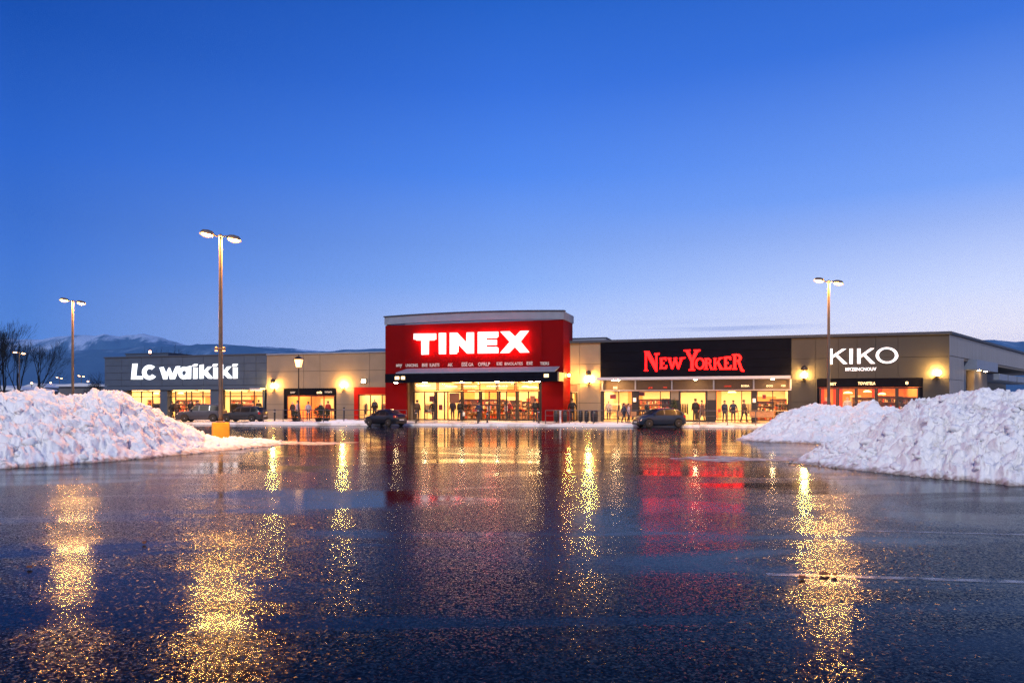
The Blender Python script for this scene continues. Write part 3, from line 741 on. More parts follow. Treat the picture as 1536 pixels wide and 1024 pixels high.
# entrance glazing
GO = 1.6
rv = FB(); rv.box(e0 - .2, e0 - .003, GO - .2, TO - .303, PAVE, ztr); rv.box(e1 + .003, e1 + .2, GO - .2, TO - .303, PAVE, ztr); rv.box(e0, e1, GO - .2, TO - .303, ztr + .004, ztr + .2)
rv.box(e0, S(619.5, GO), GO - .12, GO, PAVE, ztr); rv.build('entrance_reveal', 'brown_wall', red)
tz0, tz1 = Z(700, 586.5, GO), ztr
for a_, b_, ml in ((620, 655.5, ()), (656.5, 692.5, ()), (693.5, 745, (719.5,)), (746, 772.5, ()), (773.5, 809, ())):
    window(red, a_, b_, tz0 + .05, tz1 - .02, GO, ml, (), .07)
for a_, b_, ml in ((620, 653, (636.7,)), (693.5, 720, ()), (776, 809, (792.5,))):
    window(red, a_, b_, PAVE + .03, tz0, GO, ml, (), .09, edge=.12)
def door(a_, b_, ml):
    d = window(red, a_, b_, PAVE + .03, tz0, GO, ml, (), .10, name='door', edge=.14)
    h = FB()
    for m_ in ml[:1]:
        s_ = S(m_, GO); h.box(s_ + .09, s_ + .13, GO + .002, GO + .07, 1.0, 1.45); h.box(s_ - .13, s_ - .09, GO + .002, GO + .07, 1.0, 1.45)
    if ml: h.build('handle', 'silver_metal', d)
door(653.6, 692.8, (666.5, 671.5))
door(720.6, 747.5, (733.5,)); door(748.2, 775.4, (759.5,))
pf = FB(); pf.box(S(809.3, GO), e1, GO - .12, GO + .004, PAVE, ztr); pf.build('end_post', 'dark_metal', red)
room(red, e0 + .3, e1 - .1, GO - .3, -9, PAVE, ztr + .02, nl=5, accent=[(.05, .16, .2, 3.0, 'int_orange'), (.25, .36, .3, 2.8, 'int_orange'), (.45, .55, 2.2, 3.2, 'int_orange'), (.62, .74, .1, 2.0, 'int_red'), (.82, .95, 1.0, 3.0, 'int_orange')])
# ---- right-hand building
s0, s1 = S(845, TO) + .01, S(1424); zt = 6.80
right = thing('store_building', W((s0 + s1) / 2, 0, 0), 'long building with black sign band and grey panels, rightmost of the shop row', 'building')
nb0, nb1 = S(901), S(1187)
tz = Z(880, 586)
sj = [S(p) for p in (869.5, 901)]; zj = [1.7, 3.3, 5.0]
w0, w1 = S(855.3), S(866)
wall(right, [(s0, w1, 3.3, zt), (w1, nb0, PAVE, zt)], 'tan_panel', sj, zj, name='tan_wall')
FB().box(s0, w1 - .01, -.25, -.08, 2.62, 3.29).build('window_head', 'brown_wall', right)
window(right, 855, 865.7, PAVE + .02, 2.60, -.1, (), (), .08)
# black sign band
fz0, fz1 = 3.86, zt
bb = FB(); clad(bb, nb0, nb1, fz0, fz1, [], [4.55, 5.2, 5.9], .12, .03, .08); bb.build('sign_band', 'black_panel', right)
FB().box(nb0, nb1, -.3, .038, fz0, fz1 - .01).build('backing', 'joint', right)
CO2 = 1.5
FB().box(S(894.5, CO2), S(1186, CO2), -.05, CO2, 3.58, 3.80).build('canopy', 'silver_metal', right)
for px in (921, 927, 1043, 1159):
    s_ = S(px, 1.0); FB().box(s_ - .12, s_ + .12, .88, 1.12, 3.53, 3.576).build('downlight', 'downlight', right)
# transom band of dark panels and pale mullions
tb = FB(); tb.box(nb0, nb1, -.28, -.06, 2.78, 3.57); tb.build('transom_band', 'brown_wall', right)
for px in (903.5, 953, 1007.7, 1070.5, 1130.5, 1186):
    s_ = S(px); FB().box(s_ - .06, s_ + .06, -.055, .02, 2.80, 3.57).build('mullion', 'silver_metal', right)
FB().box(nb0, nb1, -.055, .05, 2.70, 2.775).build('transom_rail', 'silver_metal', right)
def pier(a_, b_, m_='dark_metal', z0=PAVE, z1=2.69): FB().box(S(a_) + .004, S(b_) - .004, -.28, -.03, z0, z1).build('pier', m_, right)
pier(901.3, 905); pier(949, 957); pier(1006, 1018, 'dark_metal', PAVE, 1.95); pier(1061, 1073.5, 'dark_metal', PAVE, 1.95); pier(1128, 1135); pier(1183, 1187)
pier(1006, 1018, 'tan_panel', 1.955, 2.69); pier(1061, 1073.5, 'tan_panel', 1.955, 2.69)
for a_, b_, ml in ((905, 949, (928,)), (957, 1006, (990.5,)), (1073.5, 1128, (1112.5,)), (1135, 1183, (1159,))):
    window(right, a_, b_, PAVE + .12, 2.69, -.1, ml, (), .07)
dd = window(right, 1018, 1061, PAVE + .02, 2.69, -.05, (), (), .13, name='door', edge=.16)
room(right, nb0 + .1, nb1 - .1, -.3, -7, PAVE, 3.0, nl=8, accent=[(.08, .17, .2, 2.6, 'int_orange'), (.2, .3, .9, 1.5, 'int_red'), (.36, .40, .3, 2.6, 'int_orange'), (.6, .64, .2, 2.8, 'int_orange'), (.83, .95, 1.5, 2.1, 'int_orange')])
room(right, w0 - .3, w1 + .3, -.3, -4, PAVE, 2.62, nl=1)
# grey cosmetics end
k0, k1, kz = S(1225.5), S(1384.5), Z(1300, 567)
sj = [S(p) for p in (1223, 1257.5, 1285.5, 1313.5, 1347, 1385)]; zj = [1.75, 3.45, 5.15]
wall(right, [(nb1, k0, PAVE, zt), (k0, k1, kz, zt), (k1, s1, PAVE, zt)], 'slate_panel', sj, zj, name='grey_wall')
kf = FB(); kf.box(k0, k1, -.28, -.05, Z(1300, 580.5), kz - .004); kf.box(k0, S(1229.5), -.28, -.05, PAVE, Z(1300, 580.7)); kf.box(S(1379), k1, -.28, -.05, PAVE, Z(1300, 580.7))
kf.build('shop_front_frame', 'black_panel', right)
for a_, b_ in ((1229.7, 1256.3), (1256.7, 1284.3), (1284.7, 1314.3), (1314.7, 1345.3), (1345.7, 1378.8)):
    window(right, a_, b_, PAVE + .3, Z(1300, 581), -.1, (), (), .10)
FB().box(S(1229.7), S(1378.8), -.25, -.1, PAVE, PAVE + .295).build('plinth', 'dark_metal', right)
room(right, k0 + .1, k1 - .1, -.32, -6, PAVE, 3.2, nl=5, lw=.22, wallm='int_orange', accent=[(.0, .14, .2, 2.9, 'int_red'), (.24, .34, .2, 2.9, 'int_red'), (.42, .54, .2, 2.2, 'int_wall'), (.66, .76, 1.0, 2.9, 'int_red')])
FB().box(s0, s1 + .05, -.32, .22, zt + .004, zt + .20).build('coping', 'coping', right)
FB().box(s0 + .3, s1 - .05, -20, -.31, zt - .35, zt - .2).build('roof', 'roof', right)
FB().box(s0, s1, -20.3, -20, 0, zt).build('rear_wall', 'far_wall', right)
# slanting end wall in its own frame: q along the wall, o outwards, z up
C0 = Vector(W(s1, 0, 0)); dv = Vector((.683, .731, 0)).normalized(); nv = Vector((dv.y, -dv.x, 0))
def WE(q, o, z): p = C0 + dv * q + nv * o; return (p.x, p.y, z)
def EB(): return MB(WE)
LQ = 46.0
eb = EB()
def esc(mb, q0, q1, z0, z1, zj):
    zs = [z0] + [z for z in zj if z0 + .05 < z < z1 - .05] + [z1]; q = q0
    while q < q1 - .05:
        q2 = min(q + .42, q1)
        for c_, d_ in zip(zs, zs[1:]): mb.box(q + .012, q2 - .012, -.06, 0, c_ + .015, d_ - .015)
        q = q2
esc(eb, 0, LQ, 5.22, zt, []); esc(eb, 0, 4.6, PAVE, 5.2, [1.75, 3.45])
ew = eb.build('end_wall', 'side_cladding', right)
b_ = EB(); b_.box(0.01, LQ, -.3, -.063, 5.22, zt - .01); b_.box(.01, 4.6, -.3, -.063, PAVE, 5.21); b_.build('backing', 'joint', ew)
EB().box(-.05, LQ, -.3, .16, zt + .004, zt + .20).build('coping', 'coping', right)
EB().box(4.6, LQ, -4.2, -4.0, PAVE, 5.2).build('recess_wall', 'slate_panel', right)
EB().box(4.62, LQ, -3.99, -.07, 5.05, 5.2).build('soffit', 'tan_panel', right)
EB().cbox(4.75, 6.3, -3.0, -.20, PAVE, 4.39, .03).build('column', 'grey_panel', right)
EB().box(6.3, 14.6, -2.6, .55, 4.40, 5.18).build('entrance_canopy', 'parapet_metal', right)
EB().box(9.4, 14.6, -3.3, -.25, PAVE, 4.39).build('entrance_block', 'tan_panel', right)
for q in (9.0, 11.6): EB().box(q - .10, q + .10, .08, .28, 4.36, 4.395).build('downlight', 'downlight', right)
wn = EB(); wn.box(6.6, 6.75, -.9, -.8, PAVE, 4.38); wn.box(9.2, 9.38, -.9, -.8, PAVE, 4.38); wn.box(6.76, 9.19, -.9, -.8, 4.2, 4.38); wn.box(6.76, 9.19, -.9, -.8, 2.4, 2.5)
w_ = wn.build('window', 'dark_metal', right)
EB().add([(6.7, -.85, PAVE), (9.3, -.85, PAVE), (9.3, -.85, 4.25), (6.7, -.85, 4.25)], [(0, 1, 2, 3)]).build('pane', 'window_lit', w_)
for q in (15.5, 20, 24.5, 29, 34):
    EB().box(q, q + 3.8, -2.2, .5, 3.75, 4.3).build('shop_canopy', 'parapet_metal', right)
    w2 = EB(); w2.box(q + .1, q + .22, -3.98, -3.85, PAVE, 3.15); w2.box(q + 3.3, q + 3.42, -3.98, -3.85, PAVE, 3.15); w2.box(q + 1.7, q + 1.8, -3.98, -3.85, PAVE, 3.15)
    w2 = w2.build('window', 'dark_metal', right)
    EB().add([(q + .2, -3.95, .5), (q + 3.3, -3.95, .5), (q + 3.3, -3.95, 3.1), (q + .2, -3.95, 3.1)], [(0, 1, 2, 3)]).build('pane', 'car_glass', w2)
# ---- rooftop things
def on_roof(px0, px1, py0, py1, o, d, name, m, label, cat):
    s0_, s1_ = S(px0, o), S(px1, o); z1_ = Z((px0 + px1) / 2, py0, o); z0_ = 6.0
    r = thing(name, W((s0_ + s1_) / 2, o, z0_), label, cat)
    FB().cbox(s0_, s1_, o - d, o, z0_, z1_, .05).build('housing', m, r)
    g = FB()
    for k in range(5): g.box(s0_ + .1, s1_ - .1, o + .003, o + .02, z0_ + (z1_ - z0_) * (k + .6) / 6, z0_ + (z1_ - z0_) * (k + .85) / 6)
    g.build('grille', 'coping', r)
    FB().box(s0_ - .05, s1_ + .05, o - d - .05, o + .05, z1_ + .004, z1_ + .08).build('lid', 'coping', r)
    return r
on_roof(856, 909, 507.5, 515, -8, 4, 'rooftop_unit', 'parapet_metal', 'pale blue-grey rooftop plant box just right of the red supermarket tower', 'rooftop unit')
on_roof(188, 252, 530.5, 536, -10, 4, 'rooftop_unit', 'grey_panel', 'low dark rooftop plant box behind the grey store sign', 'rooftop unit')
s_ = S(1033, -6); dm = thing('skylight', W(s_, -6, 6.6), 'small pale domed skylight on the roof above the black sign band', 'skylight')
d_ = FB(); d_.lathe([(1.0, .0), (1.0, .35), (.93, .42), (.7, .58), (.35, .68), (.02, .70)], (s_, -6, 6.6), 20); d_.build('dome', 'parapet_metal', dm, True)
FB().lathe([(1.12, -.3), (1.12, .12), (1.02, .12), (1.02, -.3)], (s_, -6, 6.6), 20).build('kerb_ring', 'coping', dm)
s_ = S(225, -1.0); rl_ = thing('warning_light', W(s_, -1.0, 6.5), 'small reddish warning light on the edge of the grey store roof', 'light')
FB().lathe([(.05, -.1), (.05, .35), (.09, .35), (.09, .42)], (s_, -1.0, 6.5), 10).build('stem', 'dark_metal', rl_)
FB().lathe([(.10, .425), (.13, .5), (.12, .62), (.05, .7)], (s_, -1.0, 6.5), 10).build('lamp', 'roof_red_light', rl_)
# ------------------------------------------------------------------ signs
def sign(root_label, name, letters, off, th, m, scale=None, cat='sign', org=(0, 0), k=1.0, back=None, backoff=.0, group=None, fit=.97):
    """letters: list of (list of polygons in crop pixels)"""
    allp = [(org[0] + x / k, org[1] + y / k) for l_ in letters for p in l_ for x, y in p]
    cx_ = sum(p[0] for p in allp) / len(allp); cy_ = max(p[1] for p in allp)
    r = thing(name, W(S(cx_, off), off, Z(cx_, cy_, off)), root_label, cat, group=group)
    for l_ in letters:
        mb = FB(); bk = FB()
        px_all = [(S(org[0] + x / k, off), Z(org[0] + x / k, org[1] + y / k, off)) for p in l_ for x, y in p]
        mx_ = (min(a[0] for a in px_all) + max(a[0] for a in px_all)) / 2; mz_ = (min(a[1] for a in px_all) + max(a[1] for a in px_all)) / 2
        for i, p in enumerate(l_):
            q = [(S(org[0] + x / k, off), Z(org[0] + x / k, org[1] + y / k, off)) for x, y in p]
            q = [(mx_ + (a_ - mx_) * fit, mz_ + (b_ - mz_) * (1 + fit) / 2) for a_, b_ in q]
            mb.prism(q, off + th + .003 * i, off + .012 + .001 * i)
            if back: bk.prism([(mx_ + (a_ - mx_) * .84, mz_ + (b_ - mz_) * .84) for a_, b_ in q], off + .006, off - backoff + .001 * i)
        lo = mb.build('letter', m, r)
        if back: bk.build('backlight', back, lo)
    return r
def arc(cx_, cy_, rx, ry, w, a0=0, a1=360, n=28, wy=None):
    """ring segment as quads"""
    wy = wy or w; out = []
    for i in range(n):
        a, b = [math.radians(a0 + (a1 - a0) * q / n) for q in (i, i + 1)]
        out.append((( cx_ + rx * math.cos(a), cy_ - ry * math.sin(a)), (cx_ + rx * math.cos(b), cy_ - ry * math.sin(b)), (cx_ + (rx - w) * math.cos(b), cy_ - (ry - wy) * math.sin(b)), (cx_ + (rx - w) * math.cos(a), cy_ - (ry - wy) * math.sin(a))))
    return out
def ringpoly(*a, **k):
    """one closed C-shaped polygon from arc quads"""
    q = arc(*a, **k)
    return [p[0] for p in q] + [q[-1][1]] + [q[-1][2]] + [p[3] for p in reversed(q)]
Rq = lambda x0, y0, x1, y1: [(x0, y0), (x1, y0), (x1, y1), (x0, y1)]
SO = TO + .42
tin = [
    [[(183, 120), (385, 118), (385, 170), (319, 171), (317, 306), (254, 308), (252, 172), (183, 171)]],
    [[(407, 114), (470, 113), (469, 302), (409, 303)]],
    [[(502, 112), (568, 111), (656, 205), (656, 109), (720, 108), (720, 296), (660, 298), (566, 203), (564, 301), (502, 302)]],
    [[(750, 105), (936, 102), (936, 148), (818, 151), (818, 176), (922, 174), (922, 220), (818, 223), (818, 249), (936, 246), (936, 294), (750, 297)]],
    [[(948, 101), (1032, 99), (1084, 148), (1130, 96), (1208, 94), (1132, 190), (1212, 288), (1128, 290), (1080, 238), (1028, 292), (946, 294), (1034, 194)]]]
sign('large glowing white block letters reading TINEX on the red supermarket wall', 'store_sign', tin, SO, .16, 'sign_white', org=(590, 480), k=5.908, back='sign_back', backoff=.06)
kiko = [
    [[(380, 252), (404, 253), (404, 392), (378, 392)], [(404, 312), (492, 254), (530, 253), (404, 338)], [(428, 316), (446, 303), (540, 388), (502, 390)]],
    [[(555, 252), (586, 252), (584, 389), (555, 389)]],
    [[(621, 252), (652, 251), (652, 387), (622, 387)], [(652, 310), (740, 249), (778, 248), (652, 336)], [(676, 314), (694, 301), (786, 386), (745, 387)]],
    arc(886.5, 312.5, 101.5, 72.5, 27, n=36, wy=16)]
# mirror-free ring: one polygon strip object
sign('slim glowing white letters reading KIKO on the dark grey panelled wall', 'store_sign', kiko, .05, .09, 'sign_kiko', org=(1180, 480), k=5.908)
def W8(x0, x1, y0, y1, t=34):
    """heavy W"""
    w = x1 - x0
    return [[(x0, y0), (x0 + t, y0), (x0 + w * .36, y1 - 50), (x0 + w * .42, y1), (x0 + w * .25, y1)],
            [(x0 + w * .25 + 6, y1), (x0 + w * .42, y1), (x0 + w * .58, y0 + 30), (x0 + w * .50, y0 + 10), (x0 + w * .44, y0 + 10)],
            [(x0 + w * .46, y0 + 10), (x0 + w * .60, y0 + 10), (x0 + w * .74, y1 - 45), (x0 + w * .76, y1), (x0 + w * .62, y1)],
            [(x0 + w * .62, y1), (x0 + w * .78, y1), (x1, y0), (x1 - t, y0)]]
lc = [
    [[(74, 130), (143, 128), (124, 290), (215, 290), (212, 333), (56, 333)]],
    [ringpoly(296, 241, 100, 97, 60, 46, 325, n=26, wy=52)],
    [[(417, 178), (472, 170), (506, 250), (538, 180), (556, 180), (590, 262), (634, 164), (694, 160), (622, 330), (556, 332), (540, 258), (520, 332), (468, 332)]],
    arc(740, 250, 74, 82, 46, n=28, wy=50) + [[(776, 172), (836, 154), (832, 326), (778, 326)]],
    [[(854, 184), (914, 180), (912, 324), (852, 326)], [(848, 142), (872, 134), (914, 133), (912, 150), (890, 166), (846, 170)]],
    [[(932, 148), (988, 138), (988, 322), (930, 324)], [(988, 228), (1040, 168), (1096, 166), (1036, 230), (1104, 308), (1100, 324), (1048, 322), (988, 262)]],
    [[(1110, 178), (1170, 176), (1170, 324), (1110, 324)], [(1104, 136), (1130, 132), (1170, 132), (1168, 148), (1148, 164), (1102, 168)]],
    [[(1184, 144), (1238, 138), (1238, 320), (1184, 322)], [(1238, 228), (1290, 166), (1346, 164), (1288, 230), (1356, 306), (1352, 322), (1302, 320), (1238, 262)]],
    [[(1362, 178), (1424, 176), (1422, 320), (1362, 322)], [(1356, 136), (1384, 131), (1426, 131), (1424, 148), (1402, 164), (1354, 168)]]]
sign('rounded glowing bluish-white letters reading LC Waikiki on the grey store front', 'store_sign', lc, .06, .04, 'sign_cool', org=(190, 530), k=8.533)
# serif red letters, drawn in photo pixels x10 (origin 960, 520)
def se(x, y, w, h=10): return [(x, y), (x + w, y), (x + w - 6, y + h), (x + 6, y + h)]
ny = [
    # N
    [[(62, 62), (112, 62), (112, 78), (100, 86), (100, 342), (118, 352), (118, 366), (60, 366), (60, 352), (76, 342), (76, 90), (62, 78)],
     [(100, 66), (138, 66), (262, 300), (262, 372), (238, 372), (100, 128)],
     [(236, 112), (262, 112), (262, 372), (236, 330)], [(216, 100), (300, 90), (296, 112), (262, 124), (236, 124), (218, 116)]],
    # E
    [[(296, 166), (396, 160), (400, 208), (386, 212), (372, 186), (338, 188), (338, 236), (364, 232), (364, 264), (338, 262), (338, 308), (376, 306), (396, 274), (408, 276), (402, 334), (292, 334), (292, 320), (304, 312), (304, 186), (296, 180)]],
    # W
    [[(404, 164), (470, 164), (470, 178), (456, 184), (484, 270), (508, 190), (500, 178), (504, 164), (560, 162), (560, 176), (546, 184), (576, 268), (606, 190), (592, 180), (594, 164), (690, 156), (688, 168), (640, 186), (588, 336), (566, 336), (528, 238), (494, 336), (470, 336), (420, 184), (404, 178)]],
    # Y
    [[(654, 46), (758, 42), (758, 58), (738, 68), (782, 166), (822, 70), (806, 58), (806, 44), (912, 42), (910, 58), (876, 72), (808, 212), (808, 330), (830, 342), (830, 356), (730, 360), (730, 344), (758, 334), (758, 214), (684, 72), (654, 60)]],
    # O
    arc(900, 252, 78, 88, 34, n=28, wy=24),
    # R
    [[(966, 168), (1010, 168), (1010, 322), (1024, 330), (1024, 342), (958, 342), (958, 330), (974, 322), (974, 184), (966, 180)],
     ringpoly(1010, 212, 62, 46, 32, -90, 90, n=14, wy=22), [(1024, 250), (1052, 246), (1088, 326), (1104, 330), (1104, 342), (1062, 344)]],
    # K
    [[(1098, 166), (1150, 166), (1150, 178), (1138, 184), (1138, 324), (1152, 330), (1152, 342), (1096, 342), (1096, 330), (1106, 322), (1106, 184), (1098, 178)],
     [(1138, 244), (1186, 184), (1174, 178), (1176, 164), (1240, 160), (1240, 172), (1216, 182), (1138, 276)],
     [(1154, 240), (1184, 222), (1238, 320), (1256, 330), (1256, 342), (1196, 344)]],
    # E
    [[(1252, 150), (1364, 142), (1368, 196), (1354, 200), (1338, 174), (1300, 176), (1300, 230), (1328, 226), (1328, 258), (1300, 258), (1300, 312), (1342, 308), (1364, 274), (1378, 276), (1370, 340), (1250, 342), (1250, 328), (1264, 318), (1264, 176), (1252, 166)]],
    # R
    [[(1378, 112), (1440, 106), (1440, 318), (1456, 328), (1456, 342), (1378, 342), (1378, 328), (1398, 318), (1398, 130), (1378, 126)],
     ringpoly(1440, 166, 88, 62, 42, -90, 90, n=16, wy=28), [(1456, 222), (1500, 214), (1540, 330), (1568, 356), (1566, 374), (1514, 368)]]]
sign('glowing red serif letters reading NEW YORKER on the black sign band', 'store_sign', ny, .13, .10, 'sign_red', org=(960, 520), k=10.0)
# small built-in font lettering
def word(txt, px0, px1, py0, py1, off, m, name='sign_lettering', parent=None, label=None, cat='sign', group=None):
    cu = bpy.data.curves.new('lettering', 'FONT'); cu.body = txt; cu.extrude = .0; cu.resolution_u = 2; cu.offset = .012
    t = bpy.data.objects.new('lettering', cu); COL.objects.link(t)
    dg = bpy.context.evaluated_depsgraph_get(); me0 = bpy.data.meshes.new_from_object(t.evaluated_get(dg))
    COL.objects.unlink(t); bpy.data.objects.remove(t)
    xs = [v.co.x for v in me0.vertices]; ys = [v.co.y for v in me0.vertices]
    x0, x1, y0, y1 = min(xs), max(xs), min(ys), max(ys)
    mb = FB(); s_0, s_1 = S(px0, off), S(px1, off); z_1, z_0 = Z((px0 + px1) / 2, py0, off), Z((px0 + px1) / 2, py1, off)
    vs = [(s_0 + (v.co.x - x0) / (x1 - x0) * (s_1 - s_0), off, z_0 + (v.co.y - y0) / (y1 - y0) * (z_1 - z_0)) for v in me0.vertices]
    fs = [tuple(p.vertices) for p in me0.polygons]
    n_ = len(vs); back = [(a, b - .03, c) for a, b, c in vs]
    mb.add(vs + back, fs + [tuple(i + n_ for i in reversed(f)) for f in fs])
    bpy.data.meshes.remove(me0)
    if parent is None and label:
        parent = thing(name, W((s_0 + s_1) / 2, off, z_0), label, cat, group=group)
        mb.build('lettering', m, parent)
        return parent
    return mb.build('lettering', m, parent)
row = thing('wall_lettering', W(0, TO + .09, Z(700, 549, TO)), 'row of small dim white lettering on the red wall just above the black canopy', 'sign')
for txt, a_, b_, y0_, y1_ in (('any', 594, 603, 546, 551.5), ('UNICING', 608.5, 626.5, 545.5, 550), ('BIE', 633, 641.5, 545, 549.8), ('ILIASTS', 644.5, 659, 544.8, 549.6), ('AK', 671.5, 679, 544.5, 549.4),
                              ('EISE', 692.5, 701, 543.2, 549.4), ('GA', 702.5, 710, 544, 549), ('OPRLP', 717, 735, 543.2, 548.8), ('EIE', 745, 753.5, 543, 547.6), ('BNOLATES', 757, 784, 543, 547.6), ('EIE', 790, 799, 542.2, 547), ('TIERS', 810, 823.5, 542.6, 547.2)):
    word(txt, a_, b_, y0_, y1_, TO + .10, 'sign_small', parent=row)
cs = thing('canopy_sign', W(S(593, CO), CO, Z(593, 569, CO)), 'pair of small white lit badges at the left end of the black canopy', 'sign')
for a_, b_ in ((592.5, 599), (601.8, 607.5)):
    q = FB(); q.cbox(S(a_, CO), S(b_, CO), CO + .002, CO + .04, Z(597, 569, CO), Z(597, 564.4, CO), .02); q.build('badge', 'sign_amber', cs)
cs2 = thing('canopy_sign', W(S(819, CO), CO, Z(819, 566, CO)), 'single small white lit badge at the right end of the black canopy', 'sign')
FB().cbox(S(816, CO), S(823, CO), CO + .002, CO + .04, Z(819, 565.6, CO), Z(819, 560.6, CO), .02).build('badge', 'sign_amber', cs2)
word('MYZENCNOUV', 1268.3, 1314.5, 551, 556, .05, 'sign_kiko', name='sign_lettering', label='small white lettering line under the KIKO letters')
word('TOVVETELA', 1287, 1313, 572.6, 577, -.03, 'sign_amber', name='sign_lettering', label='amber lettering in the middle of the black strip over the cosmetics windows')
word('BET', 1245, 1254.5, 573.8, 577.6, -.03, 'sign_amber', name='sign_lettering', label='short amber lettering at the left of the black strip over the cosmetics windows')
word('8', 1358, 1362.6, 572, 576.4, -.03, 'sign_amber', name='sign_lettering', label='tiny round amber mark at the right of the black strip over the cosmetics windows')
word('anla', 475, 483, 586, 590, -.03, 'sign_amber', name='sign_lettering', label='bright amber lettering on the dark strip over the cafe window')
word('toruera', 487, 498, 586, 589, -.03, 'sign_small', name='sign_lettering', label='dim longer lettering at the right end of the strip over the cafe window')
word('aser', 435.5, 443, 587, 589.6, -.03, 'sign_small', name='sign_lettering', label='faint lettering at the left end of the strip over the cafe window')
word('BIE', 920, 926, 579.6, 582.8, -.03, 'sign_amber', name='sign_lettering', label='small white lettering over the first window of the black-fronted shop')
word('a8 8', 972, 978.5, 580, 582.6, -.03, 'sign_dim_red', name='sign_lettering', label='small dim red lettering over the second window of the black-fronted shop')
word('toss', 995, 1000.5, 579.6, 581.8, -.03, 'sign_dim_red', name='sign_lettering', label='tiny dim red lettering nearer the door of the black-fronted shop')
word('UENEE', 1086, 1097, 578, 580, -.03, 'sign_dim_red', name='sign_lettering', label='dim red lettering over the wide window right of the shop door')
word('BOEIA', 1112, 1124, 577, 580, -.03, 'sign_amber', name='sign_lettering', label='brighter lettering over the narrow pane right of the shop door')
word('OOO', 1149.5, 1159.5, 577, 580, -.03, 'sign_amber', name='sign_lettering', label='row of amber rounds over the last window of the black-fronted shop')
word('CEE', 1171.5, 1178.5, 577, 579.6, -.03, 'sign_amber', name='sign_lettering', label='smallest amber lettering over the last window, next to the grey wall')
# lettering on the supermarket transoms
for txt, a_, b_, y0_, y1_, lb in (('SUPERMARKET', 624, 646, 576.5, 580, 'first'), ('Welcome', 667, 686, 577, 581, 'second'), ('RAZPRODAJBA', 695.5, 716, 578, 580.6, 'third'), ('market', 730, 762, 577, 580, 'fourth')):
    word(txt, a_, b_, y0_, y1_, GO + .01, 'sign_white', name='glass_lettering', label='white lettering in the %s pane above the supermarket doors, counted from the left' % lb)
# small lit square sign over the red surround
ws = thing('lit_sign', W(S(546.5), .05, Z(546.5, 574)), 'small square white lit sign on the tan wall above the red surround', 'sign')
FB().cbox(S(543), S(550.2), .012, .16, Z(546.5, 574.2), Z(546.5, 568.8), .02).build('casing', 'dark_metal', ws)
mat('square_light', (1, .9, .8), .5, emit=(1, .72, .42), es=22)
FB().box(S(543.5), S(549.7), .165, .18, Z(546.5, 573.8), Z(546.5, 569.2)).build('face', 'square_light', ws)
# notices on the dark piers
for px, py, lb in ((952, 599.5, 'left'), (1131.3, 600.5, 'right')):
    r = thing('lit_notice', W(S(px), 0, Z(px, py + 4)), 'small lit notice box on the dark pier %s of the black-fronted shop door' % lb, 'notice')
    FB().box(S(px - 2.4), S(px + 2.4), -.025, .05, Z(px, py + 3.2), Z(px, py - 3.2)).build('casing', 'silver_metal', r)
    FB().box(S(px - 1.9), S(px + 1.9), .053, .06, Z(px, py + 2.6), Z(px, py - 2.6)).build('face', 'sign_amber', r)
# red posters hung in the windows
for px0, px1, py0, py1, off, lb in ((658, 663.5, 607, 615, GO - .2, 'small red poster inside the supermarket door glass'), (915, 924, 592, 598, -.4, 'red sale poster hanging in the first window of the black-fronted shop'),
                                    (958, 967, 588.3, 593.5, -.4, 'red poster in the upper corner of the second window of the black-fronted shop'), (1143.5, 1149, 592, 598, -.4, 'rounded red sticker in the last window of the black-fronted shop'),
                                    (644, 652.5, 594, 602, GO - .6, 'orange-red banner hanging behind the first supermarket window'), (674, 689, 590, 604, GO - .6, 'broad orange banner hanging behind the left supermarket door'),
                                    (795, 803, 594, 604, GO - .8, 'orange banner hanging in the last supermarket window')):
    r = thing('window_poster', W(S(px0, off), off, Z(px0, py1, off)), lb, 'poster')
    FB().box(S(px0, off), S(px1, off), off - .01, off, Z(px0, py1, off), Z(px0, py0, off)).build('sheet', 'coat_red' if 'red' in lb.split()[0:2] or 'red' in lb else 'int_orange', r)
    FB().box(S(px0, off), S(px1, off), off - .02, off + .01, Z(px0, py0, off) + .003, Z(px0, py0, off) + .03).build('hanger', 'silver_metal', r)
# ------------------------------------------------------------------ wall lamps
def wall_lamp(px, py, cap, label, k=1.0, off=0.0):
    s_ = S(px, off); z = Z(px, py, off)
    r = thing('wall_lamp', W(s_, off, z), label, 'wall lamp', group='lantern wall lamps on the shop fronts')
    FB().box(s_ - .07, s_ + .07, off + .004, off + .04, z - .42, z - .05).build('backplate', 'dark_metal', r)
    g = FB(); g.tube([(s_, off + .04, z - .35), (s_, off + .2, z - .48), (s_, off + .30, z - .36), (s_, off + .30, z - .22)], .025, 6); g.lathe([(.03, -.62), (.05, -.55), (.02, -.48)], (s_, off + .30, z), 8)
    g.lathe([(.07, -.24), (.19 * k, -.20), (.19 * k, -.16), (.06, -.155)], (s_, off + .30, z), 10); g.build('bracket', 'dark_metal', r)
    FB().lathe([(.10 * k, -.15), (.17 * k, .0), (.18 * k, .12), (.12 * k, .2), (.03, .22)], (s_, off + .30, z), 12).build('globe', 'bulb', r, True)
    if cap:
        FB().lathe([(.08, .225), (.09, .34), (.24, .42), (.26, .56), (.2, .68), (.05, .78)], (s_, off + .30, z), 12).build('cap', 'dark_metal', r, True)
wall_lamp(412, 579.5, True, 'capped wall lamp on the tan pier beside the grey store')
wall_lamp(516, 578.5, False, 'uncapped wall lamp on the tan wall between the cafe window and the red surround')
wall_lamp(884, 569.5, True, 'capped wall lamp on the tan wall right of the red supermarket', 1.25)
wall_lamp(1206, 563.5, True, 'capped wall lamp on the dark grey wall left of the cosmetics windows', 1.25)
wall_lamp(1405, 560, False, 'uncapped wall lamp on the dark grey wall at the building corner', 1.35)
